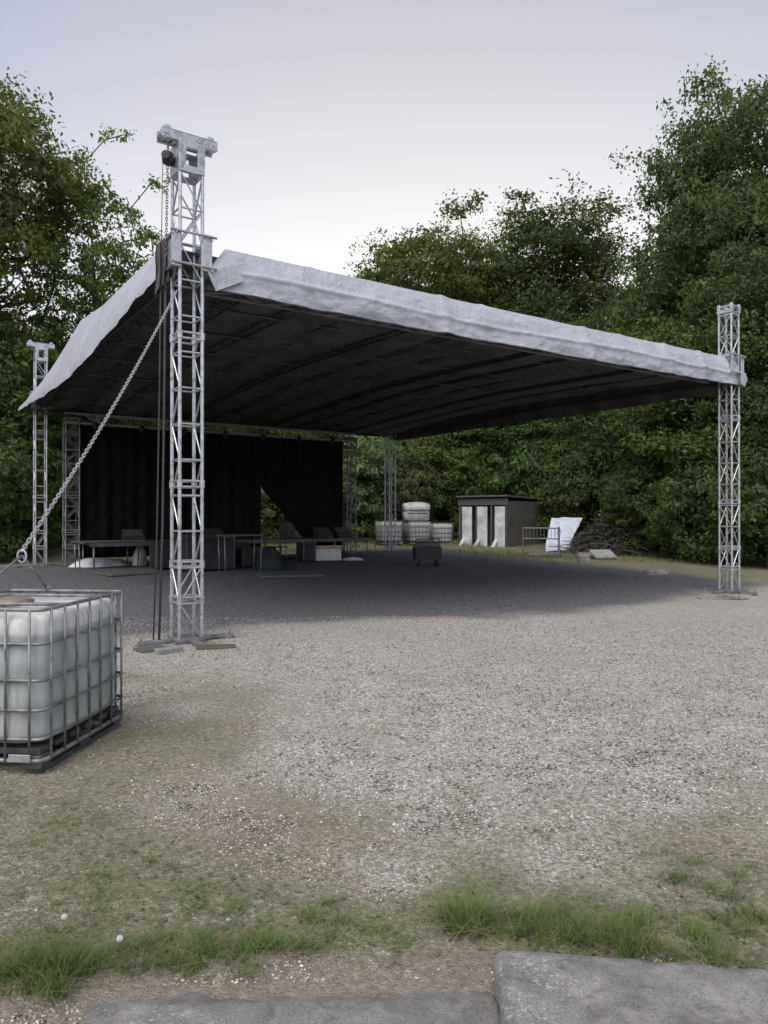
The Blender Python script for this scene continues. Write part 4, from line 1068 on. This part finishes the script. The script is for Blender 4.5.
for f in (.04, .80, 1.60, 2.47): fr_.box(SH(f, .02, hS / 2), (.10, .08, hS), rotF)
fr_.box(SH(fw / 2, -.02, hS - .14), (fw + .1, .06, .30), rotF); fr_.build('front_frame', M['oldwood'], sh)
rf = MB(); rf.box(SH(fw / 2, sw / 2 - .1, hS + .06), (fw + .12, sw + .2, .07), rotF, Matrix.Rotation(.02, 3, 'X'), ch=.01); rf.build('roof', M['darkwood'], sh)
for f in (.28, 1.20, 2.02):
    d = MB(); d.box(SH(f, -.16, .98), (.50, .045, 1.9), rotF + .12, ch=.006); dr = d.build('door', M['white_paint'], sh)
    p = MB(); p.path([SH(f + .12, -.16, .45), SH(f + .16, -.5, .05)], .05, 4); p.path([SH(f + .2, -.16, .45), SH(f + .26, -.5, .05)], .05, 4); p.build('prop', M['white_paint'], dr)
q = MB(); q.box(SH(-.03, .35, 1.25), (.5, .02, .28), rotS, ch=.004); q.build('notice_board', M['oldwood'], sh)

# barrier / mesh cage in front of the shed
x, y = at(543, 28.2), 28.2
ba = thing('metal_barrier', 'grey metal barrier of bars and two rails standing in the grass before the shed', 'barrier', (x, y, g1(x, y)), .05)
def barrier_panel(name, p0, p1, n):
    mb = MB(); p0 = Vector(p0); p1 = Vector(p1)
    for z in (.14, .72, 1.12): mb.tube(p0 + Vector((0, 0, z)), p1 + Vector((0, 0, z)), .026, 8)
    for p in (p0, p1): mb.tube(p, p + Vector((0, 0, 1.16)), .028, 8)
    for k in range(1, n): p = p0.lerp(p1, k / n); mb.tube(p + Vector((0, 0, .72)), p + Vector((0, 0, 1.12)), .011, 5)
    mb.box((p0 + p1) / 2 + Vector((0, 0, .16)), ((p1 - p0).length, .05, .12), math.atan2((p1 - p0).y, (p1 - p0).x))
    mb.build(name, M['alu_dark'], ba)
barrier_panel('front_panel', (-.78, 0, 0), (.55, -.15, 0), 10); barrier_panel('end_panel', (.58, -.15, 0), (.85, .75, 0), 6)

# pale blue sheeting on a frame, brush heap, slab, rock
x, y = at(566, 31.5), 31.5
bs = MB()
def sheet(u, v):
    X_ = -1.0 + 1.0 * u + (.55 + .35 * u) * v; Y_ = -.6 + 1.3 * v; z = .40 + 1.0 * v ** .9 + .10 * wr(u * 4, v * 4, 81, 1.3) + (.05 if v > .72 else 0) - .25 * (u - .5) ** 2 * (1 - v)
    if v < .02: z -= .3
    return (X_, Y_, z)
bs.grid(sheet, 30, 20); o = thing('covered_pile', 'pale blue white plastic sheeting stretched over a stack, right of the shed', 'sheeting', (x, y, g1(x, y)))
bs.build('sheeting', M['sheet_blue'], o, True)
st = MB(); 
for k in range(5): st.box((.05 + .1 * k * 0 + .08 * (k % 2), .25, .07 + .14 * k * .9), (1.5, .8, .12), .05 * (k - 2), ch=.01)
st.build('timber_stack', M['oldwood'], o)
def brush_pile(px, Y, w, hh, d, label, n, seed):
    x = at(px, Y); t = thing('brush_pile', label, 'brush pile', (x, Y, g1(x, Y))); r = random.Random(seed)
    mb = MB()
    for k in range(n):
        a = r.uniform(0, 2 * PI); q = math.sqrt(r.random()); cx = math.cos(a) * q * w / 2; cy = math.sin(a) * q * d / 2
        zm = hh * (1 - q ** 1.6) * r.uniform(.2, 1.0) + .04; L_ = r.uniform(.4, 1.1); b = r.uniform(0, PI); tz = r.uniform(-.3, .3)
        p0 = Vector((cx - math.cos(b) * L_, cy - math.sin(b) * L_ * .6, max(0, zm - tz))); p1 = Vector((cx + math.cos(b) * L_, cy + math.sin(b) * L_ * .6, max(0.02, zm + tz)))
        m_ = (p0 + p1) / 2 + Vector((r.uniform(-.1, .1), r.uniform(-.1, .1), r.uniform(0, .15)))
        rad = r.uniform(.006, .025); mb.path([p0, m_, p1], [rad, rad * .8, rad * .4], 4)
    mb.build('branches', M['bark_grey'], t)
    nl = n * 14; c = rng.normal(0, 1, (nl, 3)); c /= np.linalg.norm(c, axis=1)[:, None]; c *= rng.random((nl, 1)) ** .4
    ctr = np.stack([c[:, 0] * w / 2, c[:, 1] * d / 2, np.abs(c[:, 2]) * hh], 1)
    obj_np('dead_leaves', leaf_quads(ctr, .07, .6, M['leaf_dead']), t)
    return t
M['bark_grey'] = pbr('dead_branches', (.05, .045, .04), (.13, .12, .11), 8, .9, 0, .3, 30)
M['leaf_dead'] = leaf_mat('dead_leaves', (.03, .03, .024), (.055, .055, .042), (.09, .09, .07), .2)

# ================================================================= TREES
def leaf_quads(ctr, size, up, mat, aspect=.5, cn=None):
    n = len(ctr); s = size * (.6 + .8 * rng.random(n))
    nrm = rng.normal(0, 1, (n, 3)); nrm[:, 2] += up * 2 * np.sign(rng.random(n) - .15); nrm /= np.linalg.norm(nrm, axis=1)[:, None]
    t = rng.normal(0, 1, (n, 3)); t -= (t * nrm).sum(1)[:, None] * nrm; t /= np.linalg.norm(t, axis=1)[:, None]
    b = np.cross(nrm, t)
    P = np.stack([ctr - t * s[:, None], ctr - b * (s * aspect)[:, None] + nrm * (s * .12)[:, None], ctr + t * s[:, None] - np.array([0, 0, .25]) * s[:, None], ctr + b * (s * aspect)[:, None] + nrm * (s * .12)[:, None]], 1)
    me = mesh_np('leaves', P.reshape(-1, 3), np.arange(n * 4).reshape(n, 4), mat)
    if cn is not None:
        at_ = me.attributes.new('cn', 'FLOAT_VECTOR', 'POINT'); at_.data.foreach_set('vector', np.repeat(cn, 4, 0).astype(np.float32).ravel())
    return me
def grow(clusters, trunk_pts, r_tip):
    """connect cluster centres to a trunk; returns MB of limbs"""
    nodes = [Vector(p) for p in trunk_pts]; parent = [i - 1 for i in range(len(nodes))]; nt_ = len(nodes)
    base = nodes[0]
    order = sorted(range(len(clusters)), key=lambda i: (Vector(clusters[i]) - nodes[nt_ // 2]).length)
    arr = [tuple(p) for p in nodes]
    for i in order:
        c = Vector(clusters[i]); A = np.array(arr); dd = A - np.array(c)
        dist = np.sqrt((dd ** 2).sum(1)) + np.where(A[:, 2] > c.z - .2, 2.0 * (A[:, 2] - c.z + .2), 0)
        dist[0] += 50
        j = int(np.argmin(dist)); p = nodes[j]
        L_ = (c - p).length; k = max(1, int(L_ / 1.0)); last = j
        for q in range(1, k + 1):
            t = q / k; m = p.lerp(c, t) + Vector((random.uniform(-1, 1), random.uniform(-1, 1), random.uniform(-.2, .9))) * .10 * L_ * math.sin(t * PI)
            nodes.append(m); parent.append(last); arr.append(tuple(m)); last = len(nodes) - 1
    area = [0.0] * len(nodes); child = [0] * len(nodes)
    for i in range(1, len(nodes)): child[parent[i]] += 1
    for i in range(len(nodes) - 1, -1, -1):
        if child[i] == 0: area[i] += r_tip ** 2.2
        if parent[i] >= 0: area[parent[i]] += area[i]
    rad = [a ** (1 / 2.2) for a in area]
    mb = MB()
    for i in range(1, len(nodes)):
        r0, r1 = rad[parent[i]], rad[i]
        if parent[i] >= nt_ or i >= nt_: r0 = min(r0, r1 * 1.25)
        mb.path([nodes[parent[i]], nodes[i]], [r0, r1], 7 if r0 > .06 else 5, cap=False)
    b0 = rad[0]
    return mb
def tree_mesh(H, crown_base, lobes, ncl, nleaf, lsize, clr, mat, seed, r_tip=.022, up=.5, lean=(0, 0), shell=.5, fill=26):
    """lobes: (x, y, z, rx, ry, rz)"""
    global rng
    keep = rng; rng = np.random.default_rng(seed); random.seed(seed)
    vol = np.array([l[3] * l[4] * l[5] for l in lobes]); pr = vol / vol.sum(); cl = []
    for k in range(ncl):
        l = lobes[rng.choice(len(lobes), p=pr)]
        d = rng.normal(0, 1, 3); d /= np.linalg.norm(d); q = (shell + (1 - shell) * rng.random()) if rng.random() < .8 else rng.random()
        p = (l[0] + d[0] * l[3] * q, l[1] + d[1] * l[4] * q, l[2] + d[2] * l[5] * q)
        if p[2] > crown_base * .8: cl.append(p)
    tp = [(lean[0] * t * t + .25 * math.sin(t * 5 + seed), lean[1] * t * t + .2 * math.sin(t * 4 + 2 * seed), H * .8 * t) for t in np.linspace(0, 1, 12)]
    tp[0] = (tp[0][0], tp[0][1], -.3)
    limbs = grow(cl, tp, r_tip)
    ctr = []; cns = []
    axis = np.array([0, 0, H * .45])
    for c in cl:
        n = int(nleaf * (.5 + rng.random())); r = clr * (.6 + .8 * rng.random())
        # a few sprays per cluster
        ns = 5; sp = rng.normal(0, 1, (ns, 3)) * r * .55 * np.array([1, 1, .55])
        i = rng.integers(0, ns, n)
        off = sp[i] + rng.normal(0, 1, (n, 3)) * r * .30 * np.array([1, 1, .5])
        ctr.append(np.array(c) + off)
        o_ = np.array(c) - axis; o_ = o_ / (np.linalg.norm(o_) + .01)
        q_ = off / r * 1.0 + o_ * .55 + np.array([0, 0, .35]); cns.append(q_ / np.linalg.norm(q_, axis=1)[:, None])
    # broader leaf sprays deep inside each clump
    nf = len(ctr)
    sz = [np.full(len(c_), lsize) for c_ in ctr]
    for k in range(nf):
        c = np.array(cl[k]); n = fill; off = rng.normal(0, 1, (n, 3)) * clr * .34 * np.array([1, 1, .55])
        o_ = c - axis; o_ = o_ / (np.linalg.norm(o_) + .01); q_ = off / clr + o_ * .55 + np.array([0, 0, .35])
        ctr.append(c + off); cns.append(q_ / np.linalg.norm(q_, axis=1)[:, None]); sz.append(np.full(n, lsize * 1.65))
    ctr = np.concatenate(ctr); cns = np.concatenate(cns); sz = np.concatenate(sz)
    me = leaf_quads(ctr, sz, up, mat, cn=cns)
    rng = keep
    return limbs, me
def make_tree(name, spec, label, loc, rz, group, s=1.0, cat='tree'):
    limbs, me = spec
    t = thing(name, label, cat, loc, rz, group); t.scale = (s,) * 3
    limbs.build('trunk', M['bark'], t, True); obj_np('crown', me, t); return t
R_ = random.Random(3)
def lobes_rand(n, H, zlo, rad, seed, flat=.75):
    r = random.Random(seed); out = []
    for k in range(n):
        t = (k + .5) / n; z = zlo + (H - zlo) * (.08 + .84 * t); w = rad * (math.sin(PI * (.18 + .72 * t)) ** .8)
        a = k * 2.4 + r.uniform(-.4, .4); off = w * r.uniform(.25, .6); rr = w * r.uniform(.45, .7)
        out.append((math.cos(a) * off, math.sin(a) * off, z, rr, rr, rr * flat))
    return out
# variants, all about 18 m tall
SP = {}
SP['airy'] = tree_mesh(17.5, 6, lobes_rand(11, 17.6, 5.5, 4.4, 1, .7), 185, 95, .08, .62, M['leaf_a'], 11, .024, .35, fill=8)
SP['airy2'] = tree_mesh(17.5, 5, lobes_rand(12, 17.6, 4.5, 4.8, 8, .7), 290, 120, .085, .8, M['leaf_a'], 15, .02, .35)
SP['dense'] = tree_mesh(18, 3.5, lobes_rand(14, 18, 3, 5.2, 2, .8), 470, 190, .088, .95, M['leaf_b'], 12, .02, .5)
SP['dense2'] = tree_mesh(18, 3, lobes_rand(13, 18, 2.5, 5.6, 5, .85), 470, 190, .088, .95, M['leaf_b'], 14, .02, .5)
SP['fresh'] = tree_mesh(12, 1.6, lobes_rand(11, 12, 1.2, 4.2, 6, .9), 280, 170, .09, .85, M['leaf_c'], 16, .018, .5)
SP['pale'] = tree_mesh(6, .3, lobes_rand(10, 6, .0, 2.4, 19, .9), 130, 120, .085, .6, M['leaf_d'], 28, .012, .2)
SP['bush'] = tree_mesh(4.5, .3, lobes_rand(9, 4.6, .0, 2.4, 7, .9), 120, 130, .075, .55, M['leaf_b'], 17, .012, .4)
SP['bush2'] = tree_mesh(5.5, .3, lobes_rand(10, 5.6, .0, 2.3, 9, .9), 130, 130, .075, .55, M['leaf_c'], 18, .012, .4)
PROTO = {}
def T(kind, px, Y, H, rz, label, group=None, name=None, cat='tree', wide=1.0):
    h0 = {'airy': 17.6, 'airy2': 17.6, 'dense': 18, 'dense2': 18, 'fresh': 12, 'bush': 4.6, 'bush2': 5.6, 'pale': 6}[kind]
    x = at(px, Y); s = H / h0; loc = (x, Y, g1(x, min(Y, 60)))
    nm = name or {'airy': 'ash_tree', 'airy2': 'ash_tree', 'dense': 'forest_tree', 'dense2': 'forest_tree', 'fresh': 'young_tree', 'bush': 'bush', 'bush2': 'bush', 'pale': 'willow_bush'}[kind]
    if kind not in PROTO:
        PROTO[kind] = make_tree(nm, SP[kind], label, loc, rz, group, 1.0, cat); t = PROTO[kind]
    else: t = dup(PROTO[kind], loc, rz, label, None)
    if group: t['group'] = group
    elif 'group' in t: del t['group']
    t.scale = (s * wide, s * wide, s); return t
GT = 'trees of the wood round the yard'
# left wood
T('airy', 92, 31, 18.3, 1.4, 'airy green tree with visible limbs, rising behind the drooping left tarpaulin', GT, wide=.88)
T('airy2', -30, 29, 20.3, 2.2, 'tall airy tree cut by the left edge of the photo', GT)
T('dense', 20, 42, 13.0, 1.2, 'dark dense tree behind the two airy trees at the left', GT)
T('fresh', 60, 36, 10.5, .7, 'fresh green young tree behind the back left tower', GT)
T('fresh', 125, 38, 9.8, 2.9, 'fresh green young tree behind the middle of the drooping left tarpaulin', GT)
T('fresh', -30, 27, 10.5, 4.1, 'fresh green young tree low at the left edge of the photo', GT)
# behind the stage (low)
for k, (px, Y, H, rz) in enumerate(((205, 44, 11, .3), (270, 42, 10.5, 1.9), (335, 46, 11.5, 3.2))):
    T('fresh', px, Y, H, rz, 'young tree hidden behind the black curtain and the roof', 'young trees behind the curtain')
# middle
T('airy2', 436, 50, 23.2, .2, 'pale airy tree at the left of the middle clump above the roof', GT, wide=1.0)
T('dense', 560, 52, 24.6, 2.6, 'broad dark tree topping the middle clump above the roof', GT, wide=1.15)
T('dense2', 500, 56, 25, 4.0, 'dark tree filling between the two crowns of the middle clump', GT, wide=.9)
T('dense2', 610, 47, 14.5, 5.2, 'shorter dark tree below the gap of sky right of the middle clump', GT)
T('fresh', 385, 49, 10.0, 5.0, 'fresh green young tree behind the white tanks', GT)
T('fresh', 452, 43, 11.0, .9, 'fresh green young tree behind the left side of the shed', GT)
T('dense', 520, 42, 12.5, 3.7, 'short dark tree right behind the shed', GT)
T('dense2', 590, 39, 12.5, 1.0, 'short dark tree behind the brush pile', GT)
# right
T('dense', 712, 36, 23.2, 0.5, 'tallest dark tree of the right hand wood', GT, wide=.80)
T('dense2', 792, 33, 21.5, 2.0, 'dark tree cut by the right edge of the photo', GT, wide=.9)
T('airy', 722, 38.5, 22.6, 3.0, 'thin leafed tree against the sky at the left flank of the right hand wood', GT, wide=.85)
T('dense2', 672, 40, 16.5, 3.3, 'dark tree filling the lower flank of the right hand wood', GT, wide=.8)
T('fresh', 655, 34, 11.0, 4.4, 'fresh green young tree above the right end of the roof', GT)
T('fresh', 700, 30, 11.8, 0.1, 'fresh green young tree behind the front right tower', GT)
T('dense', 770, 27.5, 12.0, 5.5, 'short dark tree right of the front right tower', GT)
# the wood goes on to both sides
T('dense', -190, 27, 17.5, 2.2, 'dense tree of the wood beyond the left edge, nearest the tall airy tree', GT)
T('airy', -330, 25, 17.0, 4.2, 'airy tree of the wood beyond the left edge, left of the dense one', GT)
T('dense2', -520, 24, 18.0, 0.2, 'farthest dense tree of the wood beyond the left edge', GT)
T('dense', -330, 36, 17.0, 1.2, 'dense tree in the second row beyond the left edge', GT)
T('dense2', 930, 30, 20.0, 4.2, 'dense tree of the wood beyond the right edge', GT)
T('dense', 1080, 27, 19.0, 3.2, 'farthest dense tree of the wood beyond the right edge', GT)
for k, (px, Y, H) in enumerate(((-90, 25, 4.5), (-160, 24, 4), (-260, 23, 4.5), (-400, 22, 4), (850, 25, 4), (950, 24, 4.5))): T('bush' if k % 2 else 'bush2', px, Y, H, k * 1.1, 'leafy bush of the undergrowth beyond the edges of the photo', 'bushes beyond the edges')
# undergrowth
bushes = [(-10, 24.5, 4.2), (14, 27, 5.5), (30, 31, 5), (60, 33, 5), (100, 34, 5), (145, 35, 4.5)]
for k, (px, Y, H) in enumerate(bushes): T('bush2' if k % 2 else 'bush', px, Y, H, k * 1.3, 'leafy bush in the undergrowth left of and behind the stage', 'bushes left of the stage')
for k, (px, Y, H) in enumerate(((240, 38, 4), (285, 36, 4.5), (330, 37, 5))): T('bush2' if k % 2 else 'bush', px, Y, H, k * 2.3 + .5, 'leafy bush behind the black curtain', 'bushes behind the curtain')
for k, (px, Y, H) in enumerate(((362, 39, 5.5), (392, 41, 6.2), (428, 40.5, 6), (466, 40.5, 5.5))): T('bush2', px, Y, H, k * 1.9, 'light green bush behind the white tanks', 'bushes behind the tanks')
for k, (px, Y, H) in enumerate(((495, 41, 5.8), (535, 40, 5.8), (570, 37, 5.5), (605, 35, 4.8), (630, 33, 4.2), (648, 30.5, 3.8), (680, 28.5, 3.6), (705, 27, 3.8), (750, 25.8, 3.4), (775, 24.5, 3.8), (640, 38, 7), (690, 34, 7), (745, 30, 7), (545, 44, 7.5))):
    T('bush' if k % 2 else 'bush2', px, Y, H, k * 2.1, 'dark bush in the undergrowth along the right hand wood', 'bushes along the right hand wood')
T('pale', 366, 36.5, 5.6, .3, 'pale willow bush just right of the black curtain', 'pale willow bushes')
T('pale', 402, 38.0, 5.0, 2.1, 'pale willow bush right behind the white bin', 'pale willow bushes')
T('pale', 283, 35, 4.6, 1.1, 'pale willow bush seen through the gap in the black curtain', 'pale willow bushes')
brush_pile(607, 30.5, 3.0, 1.35, 1.8, 'dark heap of cut branches right of the blue sheeting', 420, 4)
# slab and rocks
def rock(px, py, size, label, mat='rock', seed=0, name='rock', cat='rock'):
    x, y = gp(px, py); mb = MB(); nu, nv = 14, 8
    def f(u, v):
        a = u * 2 * PI; e = v * PI; d = Vector((math.sin(e) * math.cos(a), math.sin(e) * math.sin(a), math.cos(e)))
        k = 1 + .35 * wr(d.x * 1.5 + seed, d.y * 1.5 + d.z * 2, 91, 1); d = Vector([math.copysign(abs(c) ** .7, c) for c in d])
        return (d.x * size[0] / 2 * k, d.y * size[1] / 2 * k, max(d.z, -.4) * size[2] * k)
    mb.grid(f, nu, nv); o = mb.build(name, M[mat], None, False); o.location = (x, y, g1(x, y)); tag(o, label, cat)
rock(655, 574, (.75, .5, .16), 'flat grey rock at the edge of the gravel, left of the front right tower')
rock(585, 563, (.5, .4, .2), 'dark rock at the foot of the brush pile', 'rock', 4)
panel('concrete_slab', 603, 27.6, .9, .55, .09, .3, -1.05, 'pale concrete slab tilted in the grass before the brush pile', 'concrete', 'slab')
panel('concrete_slab', 588, 27.9, .7, .45, .08, -.2, -1.25, 'darker concrete slab left of the pale tilted slab', 'rock', 'slab')

# ================================================================= WORLD, SUN, CAMERA
GLOW = (1.57, 1.395, 1.13)
SUN_EL = math.radians(56); SUN_AZ = math.radians(200)     # azimuth from +Y towards +X: behind the viewer, high
w = bpy.data.worlds.new('World'); SC.world = w; w.use_nodes = True
nt = w.node_tree; nt.nodes.clear()
out = nt.nodes.new('ShaderNodeOutputWorld'); bg = nt.nodes.new('ShaderNodeBackground'); sky = nt.nodes.new('ShaderNodeTexSky')
sky.sky_type = 'NISHITA'; sky.sun_disc = False; sky.sun_elevation = SUN_EL; sky.sun_rotation = SUN_AZ
sky.altitude = 300; sky.air_density = 1.0; sky.dust_density = 1.5; sky.ozone_density = 1.2
hs = nt.nodes.new('ShaderNodeHueSaturation'); hs.inputs['Saturation'].default_value = .36
nt.links.new(sky.outputs[0], hs.inputs['Color'])
skc = mixc(nt, 1.0, hs.outputs[0], (1.0, .98, 1.03), 'MULTIPLY')
# the warm afterglow low over the wood
tc = nt.nodes.new('ShaderNodeTexCoord'); dt = nt.nodes.new('ShaderNodeVectorMath'); dt.operation = 'DOT_PRODUCT'
nt.links.new(tc.outputs['Generated'], dt.inputs[0]); dt.inputs[1].default_value = Vector((.05, .985, .16)).normalized()
gl = ramp(nt, dt.outputs['Value'], [(.80, (0, 0, 0)), (1, (1, 1, 1))])
skc = mixc(nt, gl, skc, mixc(nt, 1.0, skc, GLOW, 'MULTIPLY'))
nt.links.new(skc, bg.inputs['Color']); bg.inputs['Strength'].default_value = .15
nt.links.new(bg.outputs[0], out.inputs['Surface'])
sl = bpy.data.lights.new('sun', 'SUN'); sl.energy = 1.5; sl.angle = math.radians(50); sl.color = (1, .925, .82)
so = bpy.data.objects.new('sun', sl); C.objects.link(so)
d = Vector((math.sin(SUN_AZ) * math.cos(SUN_EL), math.cos(SUN_AZ) * math.cos(SUN_EL), math.sin(SUN_EL)))
so.rotation_euler = (-d).to_track_quat('-Z', 'Y').to_euler(); so.location = (0, 0, 30)

cam = bpy.data.cameras.new('camera'); cam.sensor_width = 36; cam.sensor_fit = 'AUTO'; cam.lens = FPX / 1024 * 36
cam.clip_start = .05; cam.clip_end = 3000
co = bpy.data.objects.new('camera', cam); C.objects.link(co); co.location = (0, 0, CAM_H)
co.rotation_euler = (math.radians(90) + math.atan((HY - 512) / FPX), 0, 0); SC.camera = co
SC.view_settings.view_transform = 'Standard'; SC.view_settings.look = 'None'; SC.view_settings.gamma = 1
SC.view_settings.use_curve_mapping = False; SC.view_settings.exposure = 0.57
SC.render.engine = 'CYCLES'
SC.cycles.max_bounces = 12; SC.cycles.diffuse_bounces = 6; SC.cycles.transmission_bounces = 8
